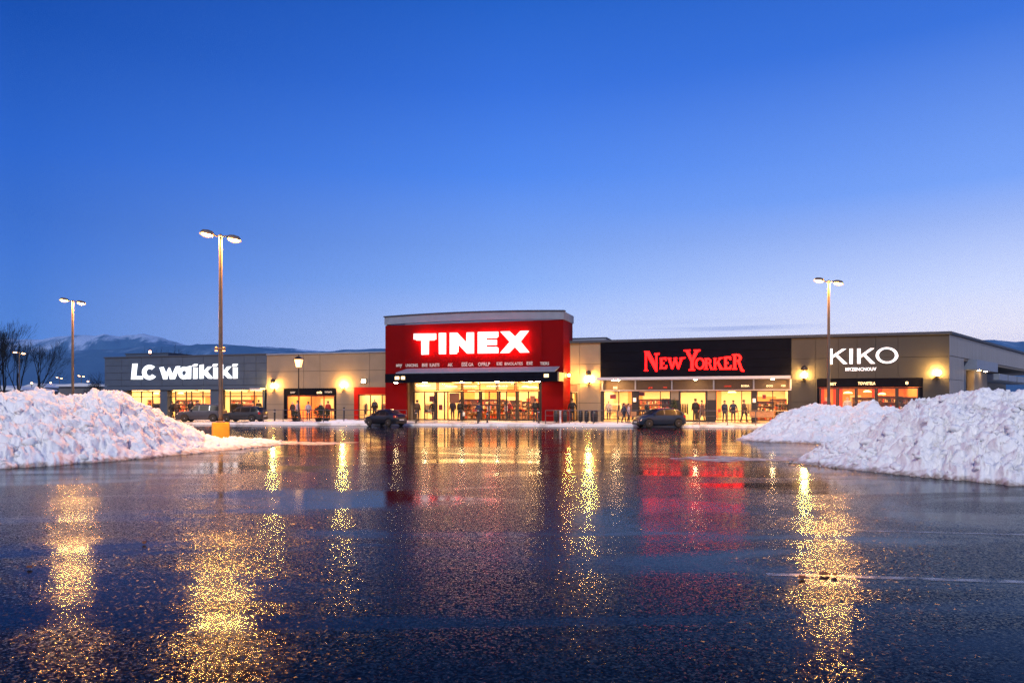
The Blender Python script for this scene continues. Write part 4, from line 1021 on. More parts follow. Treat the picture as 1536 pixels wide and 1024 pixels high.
# small round lamp on the supermarket's side wall
ss_ = S(845, TO) ; r = thing('round_wall_lamp', W(ss_, 1.1, 4.0), 'small round white lamp on the side wall of the red supermarket', 'wall lamp')
FB().box(ss_ + .003, ss_ + .05, .98, 1.22, 3.9, 4.16).build('backplate', 'dark_metal', r)
FB().lathe([(.04, -.1), (.11, -.04), (.12, .04), (.04, .1)], (ss_ + .16, 1.1, 4.03), 10).build('globe', 'bulb', r, True)
# ------------------------------------------------------------------ street lamps
def lamp_head(sx, far=False):
    h = MB(); rings = []
    for t, w, z0, z1 in ((.28, .05, -.03, .05), (.36, .13, -.05, .13), (.55, .16, -.05, .16), (.78, .15, -.04, .13), (.86, .06, -.01, .06)):
        x = sx * t; rings.append([(x, -w, z0), (x, -w, z0 + (z1 - z0) * .55), (x, -w * .5, z1), (x, w * .5, z1), (x, w, z0 + (z1 - z0) * .55), (x, w, z0)])
    h.loft(rings); return h
def make_street_lamp(H, block=True):
    r = thing('street_lamp', (0, 0, 0), '', 'street lamp', group='twin-headed car park lamps')
    zb = .82 if block else 0
    MB().tube([(0, 0, zb), (0, 0, zb + .35), (0, 0, H - .25), (0, 0, H)], [.115, .10, .075, .07], 12).build('pole', 'pole_metal', r, True)
    MB().lathe([(.2, zb), (.2, zb + .03), (.13, zb + .06)], n=12).build('base_plate', 'housing', r)
    ar = MB(); ar.tube([(-.32, 0, H + .02), (0, 0, H - .03), (.32, 0, H + .02)], .035, 8); ar.lathe([(.09, H - .1), (.09, H + .02), (.03, H + .09)], n=10); ar.build('cross_arm', 'housing', r)
    for sx in (-1, 1):
        hd = lamp_head(sx).build('lamp_head', 'housing', r)
        hd.location = (0, 0, H)
        hd.rotation_euler = (0, -sx * R(-9), 0) if sx > 0 else (0, R(9), 0)
        g = MB(); rings = []
        for q in range(7):
            a = q / 6; x = sx * (.36 + a * .44); d = .075 * math.sin(math.pi * (.12 + .76 * a)); rings.append([(x, -.12 * math.sin(math.pi * (.15 + .7 * a)), -.052), (x, -.06, -.055 - d), (x, .06, -.055 - d), (x, .12 * math.sin(math.pi * (.15 + .7 * a)), -.052)])
        g.loft(rings)
        g.build('lens', 'lamp_lens', hd, True)
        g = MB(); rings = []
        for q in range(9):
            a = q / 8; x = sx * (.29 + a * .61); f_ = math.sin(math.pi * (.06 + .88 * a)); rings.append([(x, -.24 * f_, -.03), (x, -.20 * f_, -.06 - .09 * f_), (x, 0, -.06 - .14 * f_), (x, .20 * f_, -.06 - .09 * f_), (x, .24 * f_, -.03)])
        g.loft(rings); g.build('halo_shell', 'lamp_halo_shell', hd, True)  # added glowing shell, stands in for the halo around the lamp head
    return r
def place(r, px, D, rz, label): r.location = ((px - CX) / FPX * D, D, 0); r.rotation_euler = (0, 0, rz); r['label'] = label; return r
main = make_street_lamp(9.25)
far0 = copy_tree(main); place(far0, 109, 55, R(12), 'tall twin-headed lamp rising behind the left snow pile, second tallest on that side')
place(main, 331, 33.5, R(14), 'tallest twin-headed lamp on a yellow concrete block in front of the LC Waikiki sign')
rt = copy_tree(far0); place(rt, 1243, 46, R(-6), 'twin-headed lamp rising behind the smaller right snow pile, before the KIKO sign')
for px, D, lb in ((29, 111, 'smaller twin-headed lamp among the bare trees at the far left'), (89, 222, 'distant twin-headed lamp low over the left snow pile'), (122, 208, 'distant lamp just left of the grey store, nearest its corner')):
    c = copy_tree(far0); place(c, px, D, R(8), lb)
    for ch in c.children:
        for g_ in ch.children:
            if g_.name.startswith('lens'): g_.material_slots[0].link = 'OBJECT'; g_.material_slots[0].material = M['lamp_lens_small']
# block and floods only on the near one
bk = MB(); bk.cbox(-.34, .34, -.34, .34, -.02, .815, .025); b_ = bk.build('concrete_block', 'yellow_block', main); b_.rotation_euler = (0, 0, R(16))
for o_ in (far0, rt):
    c_ = MB().lathe([(.34, -.02), (.34, .79), (.31, .82), (.02, .82)], n=20).build('concrete_base', 'yellow_block', o_)
for sx in (-1, 1):
    f_ = MB(); f_.tube([(0, -.07, 4.15), (sx * .13, -.17, 4.13)], .02, 6); f_.lathe([(.03, 4.06), (.07, 4.09), (.08, 4.18), (.04, 4.22)], (sx * .16, -.2, 0), 10)
    fo = f_.build('flood_lamp', 'housing', main); MB().lathe([(.05, 4.02), (.065, 4.056)], (sx * .16, -.2, 0), 10).build('lens', 'lantern_glass', fo)
# lantern post
lp = thing('lantern_post', ((448 - CX) / FPX * 58.5, 58.5, PAVE), 'single lantern post with a glowing glass lantern in front of the cafe window', 'street lamp')
H = 4.35
g = MB(); g.lathe([(.14, 0), (.14, .25), (.07, .4), (.05, 1.2), (.04, H - .1), (.07, H - .06), (.05, H)], n=10); g.build('post', 'dark_metal', lp, True)
g = MB(); rings = [[(-w, -w, z), (w, -w, z), (w, w, z), (-w, w, z)] for w, z in ((.16, H + .02), (.27, H + .62))]; g.loft(rings); g.build('lantern', 'lantern_glass', lp)
g = MB()
for sx in (-1, 1):
    for sy in (-1, 1): g.tube([(sx * .165, sy * .165, H), (sx * .28, sy * .28, H + .64)], .014, 5)
g.build('lantern_frame', 'dark_metal', lp)
g = MB(); g.loft([[(-w, -w, z), (w, -w, z), (w, w, z), (-w, w, z)] for w, z in ((.31, H + .635), (.31, H + .67), (.14, H + .84), (.03, H + .90))]); g.lathe([(.04, H + .9), (.05, H + .95), (.01, H + 1.0)], n=8); g.build('lantern_cap', 'dark_metal', lp)
# ------------------------------------------------------------------ railings and bollards
def railing(x0, x1, label, step=1.75, dy=.75):
    r = thing('railing', ((x0 + x1) / 2, YK((x0 + x1) / 2) + dy, PAVE), label, 'railing', group='railings along the pavement')
    fw = lambda x, y, z: (x, y, z)
    n_ = max(1, int(round((x1 - x0) / step)))
    for k in range(n_ + 1):
        x = x0 + (x1 - x0) * k / n_; y = YK(x) + dy
        m_ = MB(fw); m_.tube([(x, y, PAVE), (x, y, PAVE + 1.0)], .032, 6); m_.box(x - .06, x + .06, y - .06, y + .06, PAVE, PAVE + .02); m_.build('post', 'rail', r)
    for z, rad, nm in ((1.0, .028, 'top_rail'), (.62, .014, 'lower_rail')):
        m_ = MB(fw); m_.tube([(x0, YK(x0) + dy, PAVE + z), (x1, YK(x1) + dy, PAVE + z)], rad, 6); m_.build(nm, 'rail', r)
railing(-19.6, -8.0, 'long thin railing on the pavement before the tan building')
railing(2.45, 11.0, 'thin railing on the pavement between red supermarket and parked hatchback')
railing(13.2, 22.5, 'thin railing on the pavement right of the black-fronted shop door')
def bollard(px, D, h, m_, label, rr=.07):
    r = thing('bollard', ((px - CX) / FPX * D, D, PAVE), label, 'bollard', group='bollards on the pavement')
    MB().lathe([(rr * 1.3, 0), (rr * 1.3, .05), (rr, .08), (rr, h - .12), (rr * 1.15, h - .1), (rr * 1.15, h - .04), (rr * .6, h)], n=12).build('shaft', m_, r, True)
    MB().lathe([(rr * 1.17, h - .22), (rr * 1.17, h - .16)], n=12).build('band', 'silver_metal', r)
for a in ((412, 58.6, 1.05, 'bollard', 'black bollard under the capped wall lamp on the tan pier'), (516, 60, 1.2, 'bollard', 'tapering black bollard below the uncapped lamp on the tan wall'),
          (717, 56.2, 1.15, 'bollard', 'black bollard left of its twin in front of the red supermarket doors'), (731, 56.0, .9, 'bollard', 'shorter black bollard right of its twin before the red supermarket doors'),
          (840.5, 54.6, 1.0, 'silver_metal', 'pale thin bollard in front of the red wall right of the supermarket'), (624, 57, .95, 'bollard', 'bollard at the left edge of the supermarket entrance'),
          (808, 55, 1.05, 'bollard', 'bollard at the right edge of the supermarket entrance')):
    bollard(*a)
def litter_bin(px, D, w, h, label):
    r = thing('litter_bin', ((px - CX) / FPX * D, D, PAVE), label, 'litter bin', group='black bins before the tan wall')
    MB().lathe([(w * .38, 0.12), (w * .46, .2), (w * .5, h * .7), (w * .46, h - .08), (w * .3, h)], n=14).build('barrel', 'bin_black', r, True)
    MB().lathe([(w * .52, h * .72), (w * .52, h * .76)], n=14).build('hoop', 'rail', r)
    MB().lathe([(.04, 0), (.04, .13)], n=8).build('stem', 'rail', r)
for a in ((834.5, 56.6, .42, 1.0, 'rounded black bin against the red wall, leftmost of the bins'), (847.5, 56.4, .36, .95, 'narrow black bin between the pale bollard and the standing person'),
          (871, 56, .36, .98, 'black bin right of the standing person by the narrow window'), (880, 55.6, .36, .98, 'black bin directly under the wall lamp on the tan wall'), (891.5, 55.4, .58, 1.0, 'widest black bin, next to the black-fronted shop')):
    litter_bin(*a)
# ------------------------------------------------------------------ people
def skin_mesh(verts, edges, radii, sub=1):
    me = bpy.data.meshes.new('body'); me.from_pydata(verts, edges, [])
    o = bpy.data.objects.new('tmp', me); COL.objects.link(o)
    md = o.modifiers.new('skin', 'SKIN'); md.use_smooth_shade = True
    for i, r_ in enumerate(radii):
        sv = me.skin_vertices[0].data[i]; sv.radius = r_ if isinstance(r_, tuple) else (r_, r_); sv.use_root = (i == 0)
    s2 = o.modifiers.new('sub', 'SUBSURF'); s2.levels = sub; s2.render_levels = sub
    dg = bpy.context.evaluated_depsgraph_get(); out = bpy.data.meshes.new_from_object(o.evaluated_get(dg))
    COL.objects.unlink(o); bpy.data.objects.remove(o); bpy.data.meshes.remove(me)
    return out
def person_meshes(stride=.12, arm=.1, bend=.0):
    """one pose; front is -y"""
    V_, E_, R_ = [], [], []
    def ad(p, r_, par=None):
        V_.append(p); R_.append(r_)
        if par is not None: E_.append((par, len(V_) - 1))
        return len(V_) - 1
    pel = ad((0, 0, .95), (.15, .11)); wst = ad((0, 0, 1.10), (.14, .10), pel); ch = ad((0, -.01, 1.30), (.17, .11), wst); nk0 = ad((0, 0, 1.44), (.09, .07), ch)
    nk = ad((0, -.01, 1.52), (.055, .055), nk0); hd0 = ad((0, -.015, 1.60), (.075, .085), nk); hd1 = ad((0, -.015, 1.68), (.08, .095), hd0); hd2 = ad((0, -.01, 1.75), (.045, .05), hd1)
    nose = ad((0, -.115, 1.655), (.014, .014), hd1)
    for sx in (-1, 1): ad((sx * .083, 0, 1.655), (.014, .018), hd1)
    hands = []
    for sx in (-1, 1):
        st = stride * sx
        hp = ad((sx * .10, 0, .90), (.085, .09), pel); kn = ad((sx * .11, -st * .5 - .02, .50), .058, hp); an = ad((sx * .115, st * -1.0 + .03, .09), .038, kn)
        to = ad((sx * .125, st * -1.0 - .12, .035), (.035, .03), an)
        sh = ad((sx * .19, 0, 1.42), .058, nk0); el = ad((sx * (.23 + arm * .4), .03 + st * .5, 1.15), .042, sh); wr = ad((sx * (.24 + arm * .5), -.05 + st * .9, .92), .026, el)
        pm = ad((sx * (.245 + arm * .5), -.06 + st * .9, .87), (.014, .036), wr)
        for q in range(4):
            b = ad((sx * (.245 + arm * .5), -.085 + q * .018 + st * .9, .82 + (.004 if q in (0, 3) else 0)), .009, pm)
            ad((sx * (.238 + arm * .5), -.09 + q * .018 + st * .9, .775 + (.012 if q in (0, 3) else 0)), .007, b)
        tb_ = ad((sx * (.235 + arm * .5), -.10 + st * .9, .865), .010, pm); ad((sx * (.225 + arm * .5), -.115 + st * .9, .835), .008, tb_)
        hands.append((hp, kn, an, to, sh, el, wr))
    body = skin_mesh(V_, E_, R_)
    # coat: torso, skirt and sleeves
    a = hands; cv = []; ce = []; cr_ = []
    def cd(p, r_, par=None):
        cv.append(p); cr_.append(r_)
        if par is not None: ce.append((par, len(cv) - 1))
        return len(cv) - 1
    c0_ = cd((0, 0, .98), (.20, .15)); cd((0, 0, .68), (.205, .165), c0_); c1_ = cd((0, 0, 1.14), (.18, .135), c0_); c2_ = cd((0, -.01, 1.32), (.20, .14), c1_); c3_ = cd((0, 0, 1.46), (.11, .09), c2_); cd((0, 0, 1.52), (.075, .072), c3_)
    for h in a:
        s1_ = cd(tuple(V_[h[4]][i] for i in range(3)), .078, c3_); e1_ = cd(V_[h[5]], .062, s1_); cd(V_[h[6]], .045, e1_)
    coat = skin_mesh(cv, ce, cr_)
    tv = [(0, 0, .93)]; te = []; tr_ = [(.15, .12)]
    for h in a:
        for q, r_ in ((h[0], .10), (h[1], .07), (h[2], .055)):
            tv.append(V_[q]); tr_.append(r_); te.append((len(tv) - 2 if q != h[0] else 0, len(tv) - 1))
    trs = skin_mesh(tv, te, tr_)
    hv = [(0, .01, 1.70), (0, .035, 1.64), (0, 0, 1.755)]
    hair = skin_mesh(hv, [(0, 1), (0, 2)], [(.09, .09), (.08, .065), (.055, .06)])
    sv = []; se_ = []; sr = []
    sh_ = MB()
    for h in a:
        x, y, z = V_[h[2]]
        sh_.loft([[(x - .05, y + .06, 0), (x + .05, y + .06, 0), (x + .05, y + .06, .1), (x - .05, y + .06, .1)], [(x - .055, y - .06, 0), (x + .055, y - .06, 0), (x + .045, y - .06, .08), (x - .045, y - .06, .08)], [(x - .04, y - .2, 0), (x + .04, y - .2, 0), (x + .03, y - .2, .04), (x - .03, y - .2, .04)]])
    return body, coat, trs, hair, sh_
POSES = [person_meshes(.05, .05), person_meshes(.24, .10), person_meshes(-.14, .16)]
def person(px, D, z, rz, pose, coatm, label, hgt=1.0, trm='trousers', bag=False, hairm='hair_dark'):
    r = thing('person', ((px - CX) / FPX * D, D, z), label, 'person', rz); r.scale = (hgt,) * 3
    b, c, t, h, s_ = POSES[pose]
    for nm, me, mm in (('body', b, 'skin'), ('coat', c, coatm), ('trousers', t, trm), ('hair', h, hairm)):
        me = me.copy(); me.materials.clear(); me.materials.append(M[mm])
        o = bpy.data.objects.new(nm, me); COL.objects.link(o); o.parent = r
    s_.build('shoes', 'shoes', r)
    if bag:
        g_ = MB(); g_.cbox(-.40, -.24, -.22, .14, .42, .74, .02); g_.tube([(-.32, -.12, .74), (-.32, -.1, .85), (-.32, .0, .85), (-.32, .04, .74)], .01, 5)
        g_.build('shopping_bag', 'paper', r)
    return r
GRP = None
def Dfac(px, off): s_ = S(px, off); return OY - s_ * ST - off * CT
people = [
    (626, Dfac(626, 2.9), PAVE, R(160), 0, 'coat_brown', 'person in a brown coat and dark cap standing outside the left supermarket window', 1.0),
    (650, Dfac(650, 1.0), PAVE, R(30), 2, 'coat_black', 'person in black just inside the first supermarket window', 1.0),
    (690, Dfac(690, 2.6), PAVE, R(200), 1, 'coat_black', 'person in dark clothes walking beside the left supermarket door', 1.0),
    (718.5, Dfac(718.5, 4.6), PAVE, R(150), 1, 'coat_navy', 'person in navy standing by the bollards before the supermarket doors', .92),
    (803, Dfac(803, 2.3), PAVE, R(190), 0, 'coat_black', 'broad person in black outside the right supermarket window', 1.05),
    (858.5, Dfac(858.5, 1.5), PAVE, R(170), 2, 'coat_black', 'person in a long black coat before the narrow window right of the supermarket', 1.06),
    (1043, Dfac(1043, .9), PAVE, R(185), 0, 'coat_black', 'person silhouetted in the lit doorway of the black-fronted shop', 1.05),
    (1053, Dfac(1053, -2.0), PAVE, R(80), 1, 'coat_brown', 'person in brown inside the black-fronted shop, behind the doorway figure', 1.0),
    (447, Dfac(447, 5.0), PAVE, R(60), 1, 'coat_pale', 'person in a pale pinkish coat walking past the cafe window', .98),
    (462.5, Dfac(462.5, 4.4), PAVE, R(200), 0, 'coat_pale', 'person in light grey beside the cafe window mullion', .92),
    (492, Dfac(492, 3.0), PAVE, R(210), 0, 'coat_red', 'person in a reddish coat by the right half of the cafe window', .95),
    (1087, Dfac(1087, -1.2), PAVE, R(10), 0, 'coat_navy', 'person in navy inside the wide window right of the shop door, on the left', .98),
    (1100, Dfac(1100, -1.0), PAVE, R(-20), 2, 'coat_navy', 'person in navy inside the wide window right of the shop door, on the right', .98),
    (1116, Dfac(1116, -.8), PAVE, R(30), 1, 'coat_brown', 'person in brown behind the narrow pane of the wide window', 1.0),
    (971, Dfac(971, -1.0), PAVE, R(30), 0, 'coat_black', 'person in black inside the second window of the black-fronted shop', .95),
    (936, Dfac(936, 3.0), PAVE, R(100), 1, 'coat_navy', 'person in dark blue before the first window of the black-fronted shop', .86),
    (943, Dfac(943, 3.2), PAVE, R(70), 0, 'coat_pale', 'person in pale clothes beside the one in dark blue, before the first window', .84),
    (258, Dfac(258, 4.0), PAVE, R(140), 1, 'coat_black', 'person in black emerging above the snow pile slope before the grey store', .95),
    (266, Dfac(266, 4.2), PAVE, R(190), 0, 'coat_brown', 'person in dark brown next to the silver car bonnet before the grey store', .95),
    (286, Dfac(286, 1.5), PAVE, R(20), 0, 'coat_black', 'person in black behind the silver car, by the middle grey store window', 1.0),
    (297, Dfac(297, 1.2), PAVE, R(60), 2, 'coat_brown', 'person in brown behind the roof of the silver car', 1.0),
    (388, Dfac(388, .3), PAVE, R(200), 0, 'coat_black', 'person in black at the last pane of the grey store, behind the dark car', 1.02)]
for a in people: person(*a[:4], a[4], a[5], a[6], a[7], bag=('walking' in a[6]))
# ------------------------------------------------------------------ shop goods
def rack(px, off, w, cl, label, h=1.5):
    s_ = S(px, off); r = thing('clothes_rack', W(s_, off, PAVE), label, 'clothes rack', -TH, group='clothes racks in the shops')
    g_ = MB()
    for sx in (-1, 1): g_.tube([(sx * w / 2, 0, .01), (sx * w / 2, 0, h)], .018, 6); g_.tube([(sx * w / 2, -.25, .02), (sx * w / 2, .25, .02)], .018, 6)
    g_.tube([(-w / 2, 0, h), (w / 2, 0, h)], .018, 6); g_.build('stand', 'silver_metal', r)
    random.seed(int(px)); n_ = max(3, int(w / .12))
    g_ = MB()
    for k in range(n_):
        x = -w / 2 + .08 + (w - .16) * k / (n_ - 1); l_ = random.uniform(.7, 1.05)
        g_.loft([[(x - .03, -.05, h - .03), (x + .03, -.05, h - .03), (x + .03, .05, h - .03), (x - .03, .05, h - .03)], [(x - .035, -.22, h - .13), (x + .035, -.22, h - .13), (x + .035, .22, h - .13), (x - .035, .22, h - .13)],
                 [(x - .045, -.2, h - l_), (x + .045, -.2, h - l_), (x + .045, .2, h - l_), (x - .045, .2, h - l_)]])
    g_.build('garments', cl, r)
def mannequin(px, off, label, cm='cloth_dark', h=1.0):
    s_ = S(px, off); r = thing('mannequin', W(s_, off, PAVE), label, 'mannequin', -TH, group='mannequins in the shop windows'); r.scale = (h,) * 3
    b, c, t, hh, s2 = POSES[0]
    for nm, me, mm in (('figure', b, 'cloth_light'), ('coat', c, cm), ('trousers', t, 'cloth_dark')):
        me = me.copy(); me.materials.clear(); me.materials.append(M[mm]); o = bpy.data.objects.new(nm, me); COL.objects.link(o); o.parent = r
    MB().lathe([(.2, 0), (.2, .015), (.03, .02)], n=14).build('stand', 'silver_metal', r)
def shelf(px, off, w, h, label, seed, m_='wood'):
    s_ = S(px, off); r = thing('shelf_unit', W(s_, off, PAVE), label, 'shelf', -TH, group='display shelves in the shops')
    g_ = MB(); g_.box(-w / 2, w / 2, .18, .2, 0, h)
    for sx in (-1, 1): g_.box(sx * w / 2 - .02, sx * w / 2 + .02, -.2, .178, 0, h)
    for k in range(5): g_.box(-w / 2 + .021, w / 2 - .021, -.19, .177, .1 + k * (h - .12) / 4, .12 + k * (h - .12) / 4)
    g_.build('carcass', m_, r)
    random.seed(seed); mats_ = ('cloth_dark', 'cloth_mix', 'cloth_light', 'int_red')
    for q in range(4):
        g_ = MB()
        for k in range(4):
            z = .122 + k * (h - .12) / 4; x = -w / 2 + .05 + .03 * q
            while x < w / 2 - .12:
                ww = random.uniform(.06, .16)
                if random.random() < .3: g_.box(x, x + ww, -.17, .1, z, z + random.uniform(.1, .26) * h / 1.8)
                x += ww + random.uniform(.02, .05)
        if g_.v: g_.build('goods', mats_[q], r)
def table(px, off, w, label, seed):
    s_ = S(px, off); r = thing('display_table', W(s_, off, PAVE), label, 'table', -TH, group='display tables in the shops')
    MB().cbox(-w / 2, w / 2, -.35, .35, .72, .77, .01).build('table_top', 'wood', r)
    for sx in (-1, 1):
        for sy in (-1, 1): MB().box(sx * (w / 2 - .08) - .03, sx * (w / 2 - .08) + .03, sy * .28 - .03, sy * .28 + .03, 0, .715).build('leg', 'wood', r)
    random.seed(seed)
    for k in range(4):
        x = -w / 2 + .2 + (w - .4) * k / 3
        MB().cbox(x - .11, x + .11, -.15, .15, .772, .772 + random.uniform(.08, .3), .02).build('goods', random.choice(('cloth_dark', 'cloth_mix', 'cloth_light', 'int_red')), r)
def pend(px, off, zt_, label, rr=.3, drop=.6):
    s_ = S(px, off); r = thing('pendant_lamp', W(s_, off, zt_), label, 'lamp', -TH, group='pendant lamps in the shops')
    MB().tube([(0, 0, -drop), (0, 0, 0)], .01, 5).build('cable', 'dark_metal', r)
    MB().lathe([(rr, -drop - .16), (rr * 1.02, -drop - .12), (rr * .7, -drop - .03), (.05, -drop)], n=16).build('shade', 'lantern_glass', r, True)
racks = [(205, -2.5, 1.4, 'cloth_mix', 'rack of mixed clothes behind the leftmost window of the grey store'), (236, -1.6, 1.0, 'cloth_dark', 'rack of dark clothes at the right end of the first grey store window'),
         (262, -1.4, .9, 'cloth_dark', 'rack of dark coats at the left of the middle grey store window'), (301, -2.2, 1.6, 'cloth_mix', 'rack of coloured clothes at the right of the middle grey store window'),
         (355, -2.0, 1.3, 'cloth_dark', 'rack of dark clothes in the third window of the grey store'), (374, -2.6, 1.2, 'cloth_mix', 'rack of coloured clothes at the right end of the third grey store window'),
         (922, -3, 1.2, 'cloth_light', 'rack of pale clothes in the first window of the black-fronted shop'), (941, -1.6, .9, 'cloth_mix', 'rack of reddish clothes at the right of the first black-front window'),
         (1026, -1.4, .7, 'cloth_dark', 'rack of dark clothes just inside the shop door on its left'), (1056, -1.0, .6, 'cloth_mix', 'rack of coloured clothes just inside the shop door on its right'),
         (1124, -1.4, .5, 'cloth_dark', 'narrow clothes rack at the end of the wide window right of the door'), (1176, -2.0, .9, 'cloth_dark', 'rack of black clothes in the last window of the black-fronted shop'),
         (643, .2, .7, 'cloth_light', 'rack of pale clothes in the first supermarket window'), (545, -1.6, .8, 'cloth_dark', 'rack of dark clothes at the left of the white window in the red surround'), (576.5, -1.8, .5, 'cloth_mix', 'small rack at the right edge of the window in the red surround')]
for a in racks: rack(*a)
for px, off, lb, cm, h in ((481, -.9, 'mannequin in a dark coat right of the cafe mullion', 'cloth_dark', .9), (439, -.8, 'mannequin in brown at the left of the cafe window', 'coat_brown', .95), (562, -1.0, 'mannequin in dark clothes in the middle of the window with red surround', 'cloth_dark', 1.1),
                           (1063.5 - 18, -3.4, 'mannequin in red far inside behind the shop doorway', 'coat_red', 1.0), (1240, -1.2, 'mannequin in red in the leftmost cosmetics window', 'coat_red', 1.15), (1271, -1.2, 'pale mannequin in the second cosmetics window', 'cloth_light', 1.15),
                           (913, -1.2, 'pale mannequin at the left of the first black-front window', 'cloth_light', 1.0), (679, 0.9, 'mannequin in a dark pointed cape behind the left supermarket door', 'coat_brown', 1.05), (763, 0.2, 'mannequin in red between the right supermarket doors', 'coat_red', 1.0)):
    mannequin(px, off, lb, cm, h)
for i, (px, off, w, h, lb) in enumerate(((985, -5.5, 3.2, 1.9, 'wide stocked shelf at the back of the second black-front window'), (1000, -1.4, .8, 1.9, 'tall dark shelf at the right of the second black-front window'), (1147, -4, 1.6, 1.7, 'stocked shelf left of the mullion in the last black-front window'),
                                         (1168, -4.4, 1.5, 1.9, 'stocked shelf right of the mullion in the last black-front window'), (706, -2, 2.0, 1.9, 'stocked shelf behind the centre supermarket window'), (738, -4, 2.6, 1.9, 'long stocked shelf seen through the right supermarket doors'),
                                         (765, -3, 2.2, 1.8, 'stocked shelf seen through the rightmost supermarket door'), (788, -3.2, 2.2, 1.7, 'stocked shelf in the last supermarket window'), (630, -3.4, 2.2, 1.8, 'stocked shelf at the back of the first supermarket window'),
                                         (1300, -4.2, 2.2, 2.0, 'stocked shelf in the middle cosmetics window'), (1333, -3.6, 2.0, 2.1, 'stocked shelf in the fourth cosmetics window'), (1362, -1.6, 1.6, 2.0, 'dark stocked shelf in the rightmost cosmetics window'),
                                         (213, -5.5, 3.0, 1.9, 'stocked shelf at the back of the leftmost grey store window'), (283, -6, 3.0, 1.9, 'stocked shelf at the back of the middle grey store window'), (365, -6, 3.0, 1.9, 'stocked shelf at the back of the third grey store window'), (549, -4.5, 1.8, 2.0, 'stocked shelf in the window with red surround'))):
    shelf(px, off, w, h, lb, i + 50)
for i, (px, off, w, lb) in enumerate(((646, .9, 1.1, 'low display table inside the first supermarket window'), (709, .6, 1.4, 'display table inside the centre supermarket window'), (783, .3, 1.2, 'display table inside the last supermarket window'), (1092, -2.6, 1.8, 'display table in the wide window right of the shop door'),
                                      (980, -1.4, 2.0, 'display table in the second black-front window'), (1148, -1.2, 1.4, 'display table in the last black-front window'), (1300, -1.5, 1.6, 'display table in the middle cosmetics window'), (1330, -1.4, 1.3, 'display table in the fourth cosmetics window'), (494, -1.6, 1.0, 'cafe table behind the right pane of the cafe window'))):
    table(px, off, w, lb, i + 90)
for px, off, zt_, lb, rr, dr in ((481, -1.8, 3.0, 'broad glowing pendant lamp in the cafe window', .38, .35), (1301, -2.4, 3.2, 'glowing pendant lamp in the middle cosmetics window', .3, .5), (1272, -2.2, 3.2, 'glowing pendant lamp over the pale mannequin', .34, .6), (1323, -2.2, 3.2, 'glowing pendant lamp in the fourth cosmetics window', .28, .7),
                                 (799, 0, ztr, 'wide glowing pendant lamp in the last supermarket window', .5, .6), (788, -1.4, ztr, 'smaller glowing pendant lamp in the last supermarket window', .35, .5), (707, .8, ztr, 'pendant lamp in the centre supermarket window', .35, .9), (1098, -3, 3.0, 'pendant lamp in the wide window right of the shop door', .35, .3), (271, -2.2, 3.0, 'pendant lamp hanging in the middle grey store window', .3, .2), (234, -2.2, 3.0, 'pendant lamp hanging in the first grey store window', .3, .2)):
    pend(px, off, zt_, lb, rr, dr)
# planters and benches outside
def planter(px, D, w, h, label, seed):
    r = thing('potted_shrub', ((px - CX) / FPX * D, D, PAVE), label, 'plant', group='potted shrubs outside the shops')
    MB().lathe([(w * .3, 0), (w * .42, .3), (w * .45, .32), (w * .4, .32)], n=12).build('pot', 'bin_black', r)
    random.seed(seed); g_ = MB()
    for k in range(420):
        d = Vector((random.gauss(0, 1), random.gauss(0, 1), random.gauss(0, 1))).normalized() * random.uniform(.5, 1.0)
        c = Vector((d.x * w * .55, d.y * w * .55, .3 + (h - .3) * (.52 + d.z * .5))); a = Vector((random.gauss(0, 1), random.gauss(0, 1), random.gauss(0, 1))).normalized() * .06; b = a.orthogonal().normalized() * .035
        g_.add([tuple(c - a), tuple(c + b), tuple(c + a), tuple(c - b)], [(0, 1, 2, 3)])
    g_.build('foliage', 'shrub_leaf', r)
planter(478, 62, .8, 1.3, 'dark round potted shrub left of its twin before the cafe window', 5)
planter(488.5, 61, .75, 1.1, 'smaller dark potted shrub right of its twin before the cafe window', 6)
planter(1011.5, Dfac(1011.5, .6), .55, 1.9, 'tall dark columnar potted shrub left of the black-fronted shop door', 7)
planter(443, 62, .7, .9, 'low dark potted shrub by the lantern post', 8)
def bench(px, D, w, label):
    r = thing('bench', ((px - CX) / FPX * D, D, PAVE), label, 'bench', -TH, group='benches on the pavement')
    MB().cbox(-w / 2, w / 2, -.22, .22, .42, .47, .01).build('seat', 'wood', r); MB().cbox(-w / 2, w / 2, .2, .24, .52, .85, .01).build('backrest', 'wood', r)
    for sx in (-1, 1): MB().box(sx * (w / 2 - .15) - .03, sx * (w / 2 - .15) + .03, -.2, .198, 0, .415).build('leg', 'dark_metal', r)
bench(939, Dfac(939, 2.4), 1.6, 'wooden bench before the first window of the black-fronted shop')
bench(1143, Dfac(1143, 1.2), 1.8, 'dark wooden bench before the last window of the black-fronted shop')
